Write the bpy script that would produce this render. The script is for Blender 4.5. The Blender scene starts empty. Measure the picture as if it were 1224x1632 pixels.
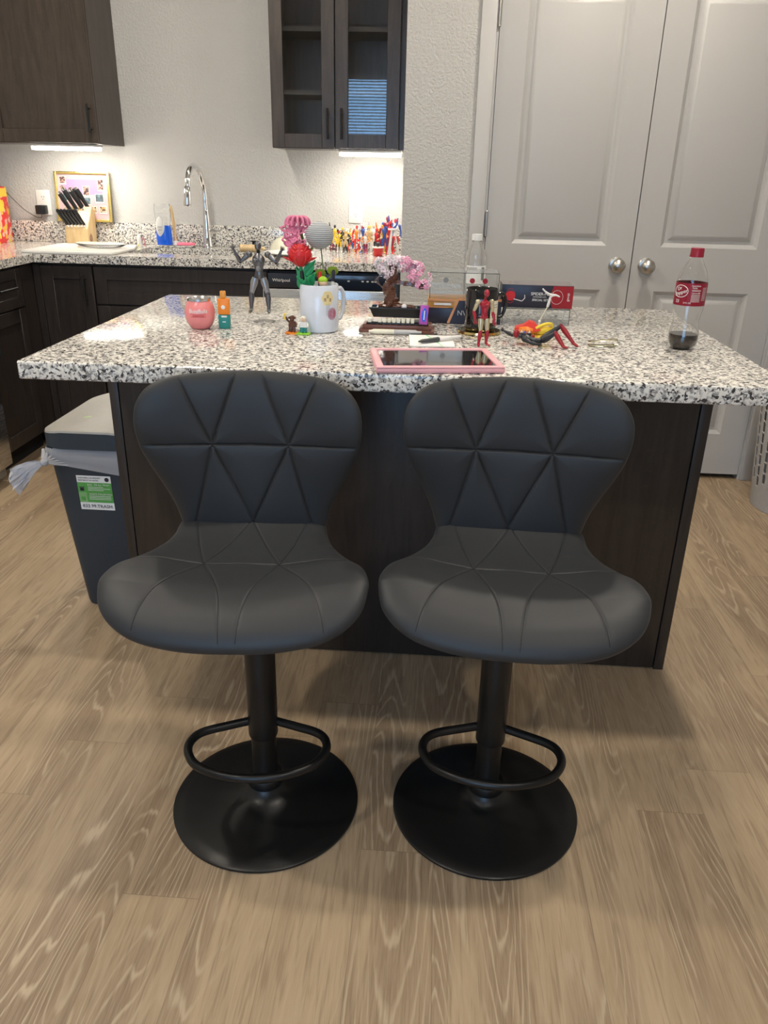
import bpy, bmesh, math, random
from mathutils import Vector, Matrix, noise
random.seed(7)
PI = math.pi
scene = bpy.context.scene
C = scene.collection

# ------------------------------------------------------------------ camera, exposure, world
def cam_axes(p, y, r):
    f = Vector((-math.sin(y)*math.cos(p), math.cos(y)*math.cos(p), -math.sin(p)))
    a = Vector((math.cos(y), math.sin(y), 0)); u = a.cross(f)
    return math.cos(r)*a+math.sin(r)*u, -math.sin(r)*a+math.cos(r)*u, f
cd = bpy.data.cameras.new('camera'); cam = bpy.data.objects.new('camera', cd); C.objects.link(cam)
A, U, F = cam_axes(.408, .0601, .0219)
cam.matrix_world = Matrix(((A.x, U.x, -F.x, 0), (A.y, U.y, -F.y, 0), (A.z, U.z, -F.z, 1.2734), (0, 0, 0, 1)))
cd.sensor_fit = 'VERTICAL'; cd.sensor_height = 36; cd.sensor_width = 27
cd.lens = 36*1246.46/1632
cd.clip_start = .02
scene.camera = cam
scene.view_settings.view_transform = 'Standard'
scene.view_settings.look = 'None'
scene.view_settings.gamma = 1
scene.view_settings.use_curve_mapping = False
scene.view_settings.exposure = 0.0
w = bpy.data.worlds.new('world'); scene.world = w; w.use_nodes = True
w.node_tree.nodes['Background'].inputs[0].default_value = (.55, .7, 1, 1)
w.node_tree.nodes['Background'].inputs[1].default_value = .3
CAN_POWER = 590      # radiance of the recessed ceiling lenses
CAN_COL = (1, .915, .79)
BAR_POWER = 46       # under-cabinet bars
SKY_POWER = 8.5        # daylight behind the blinds
SKY_COL = (.34, .62, 1)

# ------------------------------------------------------------------ materials
class NT:
    def __init__(s, name):
        s.m = bpy.data.materials.new(name); s.m.use_nodes = True
        s.t = s.m.node_tree; s.b = s.t.nodes['Principled BSDF']
    def n(s, ty, **k):
        nd = s.t.nodes.new(ty)
        for a, b in k.items():
            if a.startswith('i_'): nd.inputs[a[2:].replace('_', ' ')].default_value = b
            else: setattr(nd, a, b)
        return nd
    def l(s, a, b): s.t.links.new(a, b)
    def math(s, op, a, b=None, c=None):
        nd = s.n('ShaderNodeMath', operation=op)
        for i, v in enumerate((a, b, c)):
            if v is None: continue
            if isinstance(v, (int, float)): nd.inputs[i].default_value = v
            else: s.l(v, nd.inputs[i])
        return nd.outputs[0]
    def ramp(s, fac, stops, interp='LINEAR'):
        nd = s.n('ShaderNodeValToRGB'); cr = nd.color_ramp; cr.interpolation = interp
        while len(cr.elements) < len(stops): cr.elements.new(.5)
        for e, (p, c) in zip(cr.elements, stops): e.position = p; e.color = tuple(c)+(1,)
        s.l(fac, nd.inputs[0]); return nd.outputs[0]
    def mix(s, fac, a, b, ty='MIX'):
        nd = s.n('ShaderNodeMix', data_type='RGBA', blend_type=ty)
        for i, v in ((0, fac), (6, a), (7, b)):
            if isinstance(v, (int, float)): nd.inputs[i].default_value = v
            elif isinstance(v, tuple): nd.inputs[i].default_value = v+(1,) if len(v) == 3 else v
            else: s.l(v, nd.inputs[i])
        return nd.outputs[2]
    def bump(s, h, strength, dist):
        nd = s.n('ShaderNodeBump'); nd.inputs['Strength'].default_value = strength; nd.inputs['Distance'].default_value = dist
        s.l(h, nd.inputs['Height']); s.l(nd.outputs[0], s.b.inputs['Normal'])
    def coord(s, scale=(1, 1, 1)):
        tc = s.n('ShaderNodeTexCoord'); mp = s.n('ShaderNodeMapping'); mp.inputs['Scale'].default_value = scale
        s.l(tc.outputs['Object'], mp.inputs[0]); return mp.outputs[0]
    def noise(s, vec, scale, detail=2, rough=.5, dist=0):
        nd = s.n('ShaderNodeTexNoise'); nd.inputs['Scale'].default_value = scale; nd.inputs['Detail'].default_value = detail
        nd.inputs['Roughness'].default_value = rough; nd.inputs['Distortion'].default_value = dist
        s.l(vec, nd.inputs[0]); return nd.outputs[0]
_pc = {}
def P(name, col, rough=.5, metal=0, trans=0, ior=1.45, coat=0, emit=None, es=0, alpha=1, var=.06):
    """simple material with a little procedural mottling"""
    if name in _pc: return _pc[name]
    t = NT(name); b = t.b
    v = t.coord()
    n = t.noise(v, 60, 2)
    if trans < .5 and not emit:
        t.l(t.mix(t.math('MULTIPLY', n, 1.0), tuple(max(0, c*(1-var)) for c in col), tuple(min(1, c*(1+var)) for c in col)), b.inputs['Base Color'])
    else: b.inputs['Base Color'].default_value = tuple(col)+(1,)
    b.inputs['Roughness'].default_value = rough; b.inputs['Metallic'].default_value = metal
    b.inputs['Transmission Weight'].default_value = trans; b.inputs['IOR'].default_value = ior
    b.inputs['Coat Weight'].default_value = coat; b.inputs['Coat Roughness'].default_value = .08
    b.inputs['Alpha'].default_value = alpha
    if emit:
        b.inputs['Emission Color'].default_value = tuple(emit)+(1,); b.inputs['Emission Strength'].default_value = es
    _pc[name] = t.m
    return t.m

def granite():
    t = NT('granite'); v = t.coord()
    n1 = t.noise(v, 135, 3, .55, .5); n2 = t.noise(v, 120, 2, .5, .3); n3 = t.noise(v, 22, 2)
    base = t.ramp(n2, [(.38, (.22, .215, .21)), (.44, (.50, .49, .47)), (.54, (.86, .83, .76))])
    warm = t.mix(t.math('MULTIPLY', n3, .3), base, (.74, .68, .60))
    blk = t.ramp(n1, [(.418, (1, 1, 1)), (.447, (0, 0, 0))])
    col = t.mix(blk, warm, (.055, .053, .057))
    t.l(col, t.b.inputs['Base Color'])
    t.b.inputs['Roughness'].default_value = .10; t.b.inputs['Specular IOR Level'].default_value = .6
    return t.m
def wall_mat(name, col):
    t = NT(name); v = t.coord()
    n = t.noise(v, 95, 3, .55, .4)
    r = t.ramp(n, [(.42, (0, 0, 0)), (.60, (1, 1, 1))])
    t.b.inputs['Base Color'].default_value = col+(1,)
    t.b.inputs['Roughness'].default_value = .62
    t.bump(r, .55, .0022)
    return t.m
def floor_mat():
    t = NT('oak_planks')
    tc = t.n('ShaderNodeTexCoord'); sp = t.n('ShaderNodeSeparateXYZ'); t.l(tc.outputs['Object'], sp.inputs[0])
    W, L = .148, 1.22
    xs = t.math('DIVIDE', t.math('ADD', sp.outputs[0], .104+W*40), W)
    row = t.math('FLOOR', xs); fx = t.math('FRACT', xs)
    wn = t.n('ShaderNodeTexWhiteNoise', noise_dimensions='1D'); t.l(row, wn.inputs['W'])
    ys = t.math('ADD', t.math('DIVIDE', sp.outputs[1], L), t.math('ADD', t.math('MULTIPLY', wn.outputs[0], 7.0), 20.0))
    colu = t.math('FLOOR', ys); fy = t.math('FRACT', ys)
    pid = t.math('ADD', t.math('MULTIPLY', row, 13.37), t.math('MULTIPLY', colu, 7.91))
    w2 = t.n('ShaderNodeTexWhiteNoise', noise_dimensions='1D'); t.l(pid, w2.inputs['W'])
    def vec(sx, sy, off):
        cb = t.n('ShaderNodeCombineXYZ'); t.l(t.math('MULTIPLY', sp.outputs[0], sx), cb.inputs[0])
        t.l(t.math('MULTIPLY', sp.outputs[1], sy), cb.inputs[1]); t.l(t.math('MULTIPLY', pid, off), cb.inputs[2]); return cb.outputs[0]
    jag = t.noise(vec(70, 9, 2.9), 1.0, 2, .6)
    big = t.noise(vec(8.0, .85, 1.7), 1.0, 1.5, .4, .2)
    bigj = t.math('ADD', big, t.math('MULTIPLY', jag, .022))
    rings = t.math('FRACT', t.math('MULTIPLY', bigj, 27))
    line = t.ramp(rings, [(.30, (0, 0, 0)), (.46, (1, 1, 1)), (.54, (1, 1, 1)), (.64, (0, 0, 0))])
    fib = t.noise(vec(300, 16, 3.1), 1.0, 2, .6)
    fibr = t.ramp(fib, [(.40, (0, 0, 0)), (.62, (1, 1, 1))])
    heart = t.ramp(t.noise(vec(10, 1.0, 2.3), 1, 1.5), [(.47, (0, 0, 0)), (.58, (1, 1, 1))])
    tone = t.ramp(t.noise(vec(16, 1.6, .9), 1, 3, .6), [(.3, (.345, .242, .145)), (.7, (.49, .362, .225))])
    plank = t.mix(t.math('MULTIPLY', w2.outputs[0], .30), tone, (.52, .392, .252))
    pd = t.mix(t.math('MULTIPLY', t.math('SUBTRACT', 1, w2.outputs[0]), .30), plank, (.255, .175, .110))
    ph = t.mix(t.math('MULTIPLY', heart, .62), pd, (.225, .150, .092))
    g1 = t.mix(t.math('MULTIPLY', t.math('MULTIPLY', line, t.math('ADD', t.math('MULTIPLY', heart, .8), .2)), .72), ph, (.56, .44, .30))
    g2 = t.mix(t.math('MULTIPLY', fibr, .30), g1, (.50, .385, .255))
    fib3 = t.ramp(t.noise(vec(150, 7, 5.1), 1.0, 2, .6), [(.34, (1, 1, 1)), (.46, (0, 0, 0))])
    g2 = t.mix(t.math('MULTIPLY', fib3, .38), g2, (.175, .115, .068))
    ex = t.math('MINIMUM', fx, t.math('SUBTRACT', 1, fx)); ey = t.math('MINIMUM', fy, t.math('SUBTRACT', 1, fy))
    sx = t.math('LESS_THAN', ex, .0055); sy = t.math('LESS_THAN', ey, .0008)
    seam = t.math('MAXIMUM', sx, sy)
    t.l(t.mix(t.math('MULTIPLY', seam, .30), g2, (.07, .045, .03)), t.b.inputs['Base Color'])
    t.b.inputs['Roughness'].default_value = .42
    t.bump(t.math('SUBTRACT', t.math('MULTIPLY', fibr, .25), seam), .35, .0012)
    return t.m
def darkwood(name, c1, c2, rough=.36):
    t = NT(name); v = t.coord((26, 26, 3)); v2 = t.coord((5, 5, 1.3))
    n = t.noise(v, 1.5, 4, .6, .8); n2 = t.noise(v2, 1, 3, .6, 1.0)
    a = t.ramp(n, [(.35, c1), (.65, c2)])
    scr = t.ramp(t.noise(t.coord((14, 14, 22)), 1, 2, .5, 1.5), [(.485, (0, 0, 0)), (.5, (1, 1, 1)), (.515, (0, 0, 0))])
    col = t.mix(t.math('MULTIPLY', n2, .5), a, tuple(x*.6 for x in c1))
    col = t.mix(t.math('MULTIPLY', t.math('MULTIPLY', scr, n2), .10), col, tuple(min(1, x*3) for x in c2))
    t.l(col, t.b.inputs['Base Color']); t.b.inputs['Roughness'].default_value = rough
    t.bump(n, .08, .0006)
    return t.m
def leather():
    t = NT('black_leatherette'); v = t.coord()
    n = t.noise(v, 900, 2)
    t.b.inputs['Base Color'].default_value = (.023, .024, .0255, 1)
    t.b.inputs['Roughness'].default_value = .50; t.b.inputs['Specular IOR Level'].default_value = .40
    t.b.inputs['Sheen Weight'].default_value = .05; t.b.inputs['Sheen Roughness'].default_value = .5
    t.bump(n, .10, .0003)
    return t.m
def lightwood(name, c1, c2, sc=(8, 90, 90)):
    t = NT(name); v = t.coord(sc); n = t.noise(v, 1, 3, .6, .5)
    t.l(t.ramp(n, [(.3, c1), (.7, c2)]), t.b.inputs['Base Color']); t.b.inputs['Roughness'].default_value = .45
    return t.m
def brushed(name, col, rough=.28, sc=(2, 2, 400)):
    t = NT(name); v = t.coord(sc); n = t.noise(v, 1, 2)
    t.b.inputs['Base Color'].default_value = col+(1,); t.b.inputs['Metallic'].default_value = 1
    t.l(t.math('ADD', t.math('MULTIPLY', n, .12), rough-.06), t.b.inputs['Roughness'])
    return t.m
def crochet(name, col, sc=260):
    t = NT(name); tc = t.n('ShaderNodeTexCoord'); wv = t.n('ShaderNodeTexWave', wave_type='BANDS', bands_direction='Z')
    wv.inputs['Scale'].default_value = sc; wv.inputs['Distortion'].default_value = .6
    t.l(tc.outputs['Object'], wv.inputs[0])
    t.l(t.mix(wv.outputs[1], tuple(c*.6 for c in col), col), t.b.inputs['Base Color'])
    t.b.inputs['Roughness'].default_value = .85; t.bump(wv.outputs[1], .8, .0015)
    return t.m
def blotch(name, cols, sc=40):
    """printed carton / photo made of irregular colour patches"""
    t = NT(name); v = t.coord(); nd = t.n('ShaderNodeTexVoronoi'); nd.inputs['Scale'].default_value = sc
    t.l(v, nd.inputs[0]); sp = t.n('ShaderNodeSeparateColor'); t.l(nd.outputs['Color'], sp.inputs[0])
    k = len(cols)
    t.l(t.ramp(sp.outputs[0], [(i/k, c) for i, c in enumerate(cols)], 'CONSTANT'), t.b.inputs['Base Color'])
    t.b.inputs['Roughness'].default_value = .35
    return t.m

M = dict(thread=P('seam_thread', (.006, .006, .007), .7),
 granite=granite(), wall=wall_mat('wall_paint', (.555, .545, .52)), floor=floor_mat(),
 cab=darkwood('cabinet_espresso', (.022, .017, .0145), (.044, .034, .029)),
 cabu=darkwood('cabinet_espresso_upper', (.046, .034, .026), (.082, .062, .048), .34),
 leather=leather(), brushed=brushed('stainless', (.62, .62, .61)),
 sink=brushed('sink_steel', (.55, .55, .55), .3), chrome=P('chrome', (.86, .86, .87), .06, 1),
 nickel=P('satin_nickel', (.58, .56, .52), .33, 1), blackm=P('matte_black_metal', (.006, .0062, .0066), .37, 0, coat=0),
 handle=P('black_handle', (.012, .012, .012), .35), door=P('door_paint', (.50, .49, .475), .40, var=.01),
 trim=P('trim_paint', (.54, .53, .515), .42, var=.01), ceil=P('ceiling_paint', (.78, .77, .74), .8, var=.01),
 white=P('white_plastic', (.78, .77, .74), .35), ceramic=P('white_ceramic', (.66, .70, .77), .12, coat=.4),
 black=P('black_plastic', (.012, .012, .013), .3), blackg=P('black_gloss', (.008, .008, .009), .08, coat=.6),
 dark=P('dark_void', (.01, .01, .01), .9), navy=P('navy_panel', (.012, .018, .032), .18, coat=.5),
 gold=P('gold_frame', (.80, .62, .20), .25, .8), wood=lightwood('knife_wood', (.62, .42, .20), (.78, .57, .30), (60, 60, 8)),
 walnut=lightwood('walnut_wood', (.26, .13, .07), (.42, .24, .14)),
 blue=P('blue_soap', (.01, .12, .75), .15, coat=.5), pink=P('pink_silicone', (.80, .42, .45), .42),
 pinkcan=P('pink_can', (.86, .27, .27), .28, coat=.4), red=P('red_print', (.62, .025, .03), .35),
 dred=P('dark_red', (.30, .012, .02), .3), crim=P('crimson_gloss', (.36, .012, .03), .2, coat=.5),
 tan=P('champagne', (.60, .52, .33), .25, .5), orange=P('orange', (.82, .24, .02), .35), yellow=P('yellow', (.88, .62, .05), .4),
 teal=P('teal', (.02, .22, .20), .35), green=P('leaf_green', (.03, .34, .13), .4), lime=crochet('lime_crochet', (.42, .62, .06), 500),
 pinkyarn=P('pink_chenille', (.74, .24, .38), .85), yarn=crochet('white_yarn', (.52, .54, .56), 70),
 grey=P('grey_plastic', (.22, .22, .22), .4), lgrey=P('light_grey_plastic', (.50, .50, .50), .4),
 gun=P('gunmetal', (.16, .16, .17), .3, .85), brown=P('brown_brick', (.10, .035, .018), .28, coat=.3),
 dbrown=P('dark_brown_stand', (.17, .07, .05), .35), blossom=P('pink_blossom', (.80, .36, .52), .35), blossom2=P('pale_blossom', (.88, .72, .78), .35),
 glass=P('clear_glass', (1, 1, 1), .01, trans=1, ior=1.45), pet=P('clear_pet', (.985, .99, .99), .03, trans=1, ior=1.38),
 acryl=P('clear_acrylic', (.96, .98, .99), .03, trans=1, ior=1.2), cola=P('dark_soda', (.018, .005, .003), .08, coat=.5),
 label=P('maroon_label', (.26, .010, .028), .3), bag=P('bag_film', (.88, .89, .93), .25, trans=.62, ior=1.15),
 canlid=P('bin_lid', (.40, .385, .35), .42), can=P('bin_body', (.030, .042, .056), .5), paper=P('paper', (.84, .84, .82), .7),
 greenp=P('green_print', (.10, .36, .08), .5), hamper=P('grey_hamper', (.42, .41, .40), .5), cloth=P('taupe_cloth', (.14, .11, .10), .9),
 screen=P('tablet_screen', (.015, .016, .018), .03, coat=1), purple=P('purple', (.42, .08, .42), .35), skin=P('toy_beige', (.75, .52, .34), .45),
 board=P('white_board', (.82, .80, .76), .22), cream=P('cream', (.80, .77, .62), .3), sponge=P('pink_sponge', (.85, .20, .30), .8),
 foil=P('foil', (.62, .58, .40), .22, .9), sage=P('pale_yellow', (.80, .68, .36), .4), navyp=P('navy_print', (.020, .019, .034), .35),
 sky=P('window_daylight', (.1, .1, .1), 1, emit=SKY_COL, es=SKY_POWER), lens=P('ceiling_lens', (1, 1, 1), 1, emit=CAN_COL, es=CAN_POWER),
 bar=P('light_bar', (1, 1, 1), 1, emit=(1, .93, .82), es=BAR_POWER), blind=P('blind_slat', (.75, .75, .74), .5),
 copper=P('copper_print', (.62, .26, .10), .3, .4), snack=blotch('snack_print', [(.75, .02, .02), (.75, .02, .02), (.85, .45, .03), (.8, .6, .08), (.75, .05, .04), (.8, .5, .4)], 45),
)

# ------------------------------------------------------------------ mesh helpers
class MB:
    def __init__(s): s.bm = bmesh.new(); s.mats = []
    def mi(s, m):
        if m not in s.mats: s.mats.append(m)
        return s.mats.index(m)
    def box(s, x0, x1, y0, y1, z0, z1, m, bev=0, seg=2):
        r = bmesh.ops.create_cube(s.bm, size=1)['verts']
        for v in r: v.co = Vector((x0+(v.co.x+.5)*(x1-x0), y0+(v.co.y+.5)*(y1-y0), z0+(v.co.z+.5)*(z1-z0)))
        fs = {f for v in r for f in v.link_faces}; i = s.mi(m)
        for f in fs: f.material_index = i
        if bev:
            es = list({e for v in r for e in v.link_edges})
            o = bmesh.ops.bevel(s.bm, geom=es, offset=bev, segments=seg, affect='EDGES', profile=.5)
            for f in o['faces']: f.material_index = i
            r = list({v for f in o['faces'] for v in f.verts})
        return r
    def grid(s, rows, m, closed_u=False, cap0=False, cap1=False, closed_v=False):
        i = s.mi(m); vs = [[s.bm.verts.new(p) for p in r] for r in rows]; n = len(vs[0])
        R = len(vs)
        for a in range(R if closed_v else R-1):
            for b in range(n if closed_u else n-1):
                try:
                    f = s.bm.faces.new((vs[a][b], vs[a][(b+1) % n], vs[(a+1) % R][(b+1) % n], vs[(a+1) % R][b])); f.material_index = i
                except ValueError: pass
        if cap0: f = s.bm.faces.new(list(reversed(vs[0]))); f.material_index = i
        if cap1: f = s.bm.faces.new(vs[-1]); f.material_index = i
        return vs
    def lathe(s, prof, m, c=(0, 0, 0), seg=32, axis='Z', cap=True):
        rows = []
        for r, h in prof:
            row = []
            for k in range(seg):
                a = 2*PI*k/seg; u, v = r*math.cos(a), r*math.sin(a)
                p = {'Z': (u, v, h), 'Y': (u, -h, v), 'X': (h, u, v)}[axis]
                row.append((c[0]+p[0], c[1]+p[1], c[2]+p[2]))
            rows.append(row)
        return s.grid(rows, m, True, cap, cap)
    def tube(s, pts, r, m, seg=12, closed=False, cap=True, flat=1):
        pts = [Vector(p) for p in pts]; n = len(pts)
        rr = r if isinstance(r, (list, tuple)) else [r]*n
        rows = []; up = None
        for k in range(n):
            if closed: d = pts[(k+1) % n]-pts[k-1]
            else: d = pts[min(k+1, n-1)]-pts[max(k-1, 0)]
            d = d.normalized() if d.length > 1e-9 else Vector((0, 0, 1))
            if up is None: up = Vector((0, 0, 1)) if abs(d.z) < .9 else Vector((0, 1, 0))
            a = d.cross(up)
            a = a.normalized() if a.length > 1e-6 else d.orthogonal().normalized()
            b = a.cross(d).normalized(); up = b
            rows.append([pts[k]+rr[k]*(math.cos(2*PI*q/seg)*a+flat*math.sin(2*PI*q/seg)*b) for q in range(seg)])
        return s.grid(rows, m, True, cap and not closed, cap and not closed, closed)
    def ball(s, c, r, m, seg=16, rot=None):
        if isinstance(r, (int, float)): r = (r, r, r)
        o = bmesh.ops.create_uvsphere(s.bm, u_segments=seg, v_segments=max(6, seg*2//3), radius=1)['verts']; i = s.mi(m)
        for v in o:
            q = Vector((v.co.x*r[0], v.co.y*r[1], v.co.z*r[2]))
            if rot: q = rot @ q
            v.co = q+Vector(c)
        for f in {f for v in o for f in v.link_faces}: f.material_index = i
        return o
    def prism(s, pts, d, m):
        """pts: closed 3D outline, d: extrusion vector"""
        i = s.mi(m); d = Vector(d); a = [s.bm.verts.new(p) for p in pts]; b = [s.bm.verts.new(Vector(p)+d) for p in pts]; n = len(a)
        fs = [s.bm.faces.new(list(reversed(a))), s.bm.faces.new(b)]+[s.bm.faces.new((a[k], a[(k+1) % n], b[(k+1) % n], b[k])) for k in range(n)]
        for f in fs: f.material_index = i
    def text(s, body, size, m, fn, align='CENTER', ext=.0004):
        """fn maps text-plane (u, v, w) to 3D"""
        cu = bpy.data.curves.new('t', 'FONT'); cu.body = body; cu.size = size; cu.align_x = align; cu.align_y = 'CENTER'; cu.extrude = ext; cu.resolution_u = 3
        ob = bpy.data.objects.new('t', cu); C.objects.link(ob)
        dg = bpy.context.evaluated_depsgraph_get(); dg.update()
        me = bpy.data.meshes.new_from_object(ob.evaluated_get(dg)); i = s.mi(m)
        vs = [s.bm.verts.new(fn(v.co.x, v.co.y, v.co.z)) for v in me.vertices]
        for p in me.polygons:
            try: f = s.bm.faces.new([vs[k] for k in p.vertices]); f.material_index = i
            except ValueError: pass
        bpy.data.objects.remove(ob); bpy.data.meshes.remove(me); bpy.data.curves.remove(cu)
    def build(s, name, parent=None, world=False, loc=None, rotz=0, ang=38, subsurf=0, label=None, rot=None):
        me = bpy.data.meshes.new(name)
        bmesh.ops.recalc_face_normals(s.bm, faces=s.bm.faces)
        off = None
        if world and parent is not None: off = parent.location
        elif world and loc is not None: off = Vector(loc)
        if off is not None:
            for v in s.bm.verts: v.co -= Vector(off)
        s.bm.to_mesh(me); s.bm.free()
        for m in s.mats: me.materials.append(m)
        for p in me.polygons: p.use_smooth = True
        me.set_sharp_from_angle(angle=math.radians(ang))
        o = bpy.data.objects.new(name, me); C.objects.link(o)
        if loc is not None: o.location = loc
        o.rotation_euler.z = rotz
        if rot: o.rotation_euler = rot
        if parent is not None: o.parent = parent
        if subsurf:
            md = o.modifiers.new('s', 'SUBSURF'); md.levels = md.render_levels = subsurf
        if label: o['label'] = label
        return o
def tag(o, label, cat, group=None, kind=None):
    o['label'] = label; o['category'] = cat
    if group: o['group'] = group
    if kind: o['kind'] = kind
    return o
def thing(name, label, cat, loc=(0, 0, 0), rotz=0, group=None, rot=None):
    o = bpy.data.objects.new(name, None); o.empty_display_size = .05; C.objects.link(o); o.location = loc
    o.rotation_euler = rot if rot else (0, 0, rotz)
    return tag(o, label, cat, group)
def struct(name, mb, label, cat=None, **k):
    o = mb.build(name, **k); o['kind'] = 'structure'; o['label'] = label; o['category'] = cat or name.split('_')[0]; return o
def sub(parent, name, mb, **k):
    """sub-part whose mesh is in the thing's own coordinates (parent part sits at the thing's origin)"""
    return mb.build(name, parent, **k)
def copy_tree(o, parent=None):
    c = o.copy(); C.objects.link(c); c.parent = parent
    for ch in list(o.children): copy_tree(ch, c)
    return c
def thin(o, th=.0005):
    md = o.modifiers.new('s', 'SOLIDIFY'); md.thickness = th; md.offset = -1; return o
def cr(pts, n=8, closed=False):
    """Catmull-Rom through points"""
    P_ = [Vector(p) for p in pts]; N = len(P_); out = []
    rng = range(N if closed else N-1)
    for i in rng:
        if closed: a, b, c, d = P_[i-1], P_[i], P_[(i+1) % N], P_[(i+2) % N]
        else: a, b, c, d = P_[max(i-1, 0)], P_[i], P_[i+1], P_[min(i+2, N-1)]
        for k in range(n):
            t = k/n
            out.append(.5*((2*b)+(c-a)*t+(2*a-5*b+4*c-d)*t*t+(3*b-a-3*c+d)*t**3))
    if not closed: out.append(P_[-1])
    return out
def interp(tab, x):
    """smooth (Hermite) table lookup"""
    n = len(tab)
    if x <= tab[0][0]: return tab[0][1]+(x-tab[0][0])*(tab[1][1]-tab[0][1])/(tab[1][0]-tab[0][0])
    if x >= tab[-1][0]: return tab[-1][1]+(x-tab[-1][0])*(tab[-1][1]-tab[-2][1])/(tab[-1][0]-tab[-2][0])
    def sl(i):
        a, c = max(i-1, 0), min(i+1, n-1); return (tab[c][1]-tab[a][1])/(tab[c][0]-tab[a][0])
    for i in range(n-1):
        a, c = tab[i][0], tab[i+1][0]
        if x <= c:
            h = c-a; t = (x-a)/h; m0, m1 = sl(i)*h, sl(i+1)*h
            return (2*t**3-3*t*t+1)*tab[i][1]+(t**3-2*t*t+t)*m0+(3*t*t-2*t**3)*tab[i+1][1]+(t**3-t*t)*m1
T = .914     # worktop height

# ------------------------------------------------------------------ the room
XL, XR, YF, YB, YC, H = -2.4576, 2.9, -2.0, 4.1906, 3.5155, 2.74
b = MB(); b.box(XL-.1, XR+.1, YF-.1, YB+.1, -.06, 0, M['floor']); struct('floor', b, 'wood-look plank floor in warm brown oak running towards the island')
b = MB(); b.box(XL-.1, XR+.1, YF-.1, YB+.1, H, H+.06, M['ceil']); struct('ceiling', b, 'flat white painted ceiling above the kitchen')
b = MB(); b.box(XL-.1, XR+.1, YB, YB+.1, 0, H, M['wall']); struct('wall_back', b, 'textured off-white kitchen wall behind the sink')
b = MB(); b.box(XL-.1, XL, YF-.1, YB, 0, H, M['wall']); struct('wall_left', b, 'textured off-white wall on the left of the kitchen')
b = MB(); b.box(XR, XR+.1, YF-.1, YB, 0, H, M['wall']); struct('wall_right', b, 'textured off-white wall far to the right')
XH0, XD1, XM = .189, 1.432, .8106
b = MB()
b.box(-.163, XH0-.012, YC, YC+.12, 0, H, M['wall']); b.box(-.163, -.05, YC+.12, YB, 0, H, M['wall'])
b.box(XD1+.012, XR, YC, YC+.12, 0, H, M['wall']); b.box(XH0-.012, XD1+.012, YC, YC+.12, 2.05, H, M['wall'])
struct('wall_closet', b, 'textured pale wall around the white double closet doors', 'wall')
WX0, WX1, WZ0, WZ1 = -1.25, .35, .75, 2.27
b = MB()
b.box(XL-.1, WX0, YF-.12, YF, 0, H, M['wall']); b.box(WX1, XR+.1, YF-.12, YF, 0, H, M['wall'])
b.box(WX0, WX1, YF-.12, YF, 0, WZ0, M['wall']); b.box(WX0, WX1, YF-.12, YF, WZ1, H, M['wall'])
struct('wall_front', b, 'off-white wall with the window, behind the camera', 'wall')
b = MB()
for x0, x1, z0, z1 in ((WX0, WX0+.04, WZ0, WZ1), (WX1-.04, WX1, WZ0, WZ1), (WX0+.04, WX1-.04, WZ0, WZ0+.04), (WX0+.04, WX1-.04, WZ1-.04, WZ1), ((WX0+WX1)/2-.02, (WX0+WX1)/2+.02, WZ0+.04, WZ1-.04)):
    b.box(x0, x1, YF-.11, YF-.07, z0, z1, M['trim'])
wo = struct('window_1', b, 'window with white frame behind closed daylight blinds', 'window')
b = MB(); b.box(WX0, WX1, YF-.119, YF-.115, WZ0, WZ1, M['sky']); b.build('daylight_pane', wo)
bl = thing('window_blind', 'white horizontal slat blind hanging in the window behind the camera', 'blind', (-.45, YF-.035, WZ1))
b = MB()
z = WZ0+.03
while z < WZ1-.05:
    h = .0085
    b.prism([(WX0+.02, YF-.055, z+h), (WX1-.02, YF-.055, z+h), (WX1-.02, YF-.014, z-h), (WX0+.02, YF-.014, z-h)], (0, 0, .002), M['blind']); z += .031
b.build('slats', bl, world=True)
b = MB(); b.box(WX0+.01, WX1-.01, YF-.06, YF-.01, WZ1-.045, WZ1-.002, M['blind'], .003); b.build('head_rail', bl, world=True)
b = MB()
for x in (-1.0, -.45, .1): b.tube([(x, YF-.035, WZ0+.02), (x, YF-.035, WZ1-.03)], .0012, M['white'], 6)
b.build('ladder_cord', bl, world=True)

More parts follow.
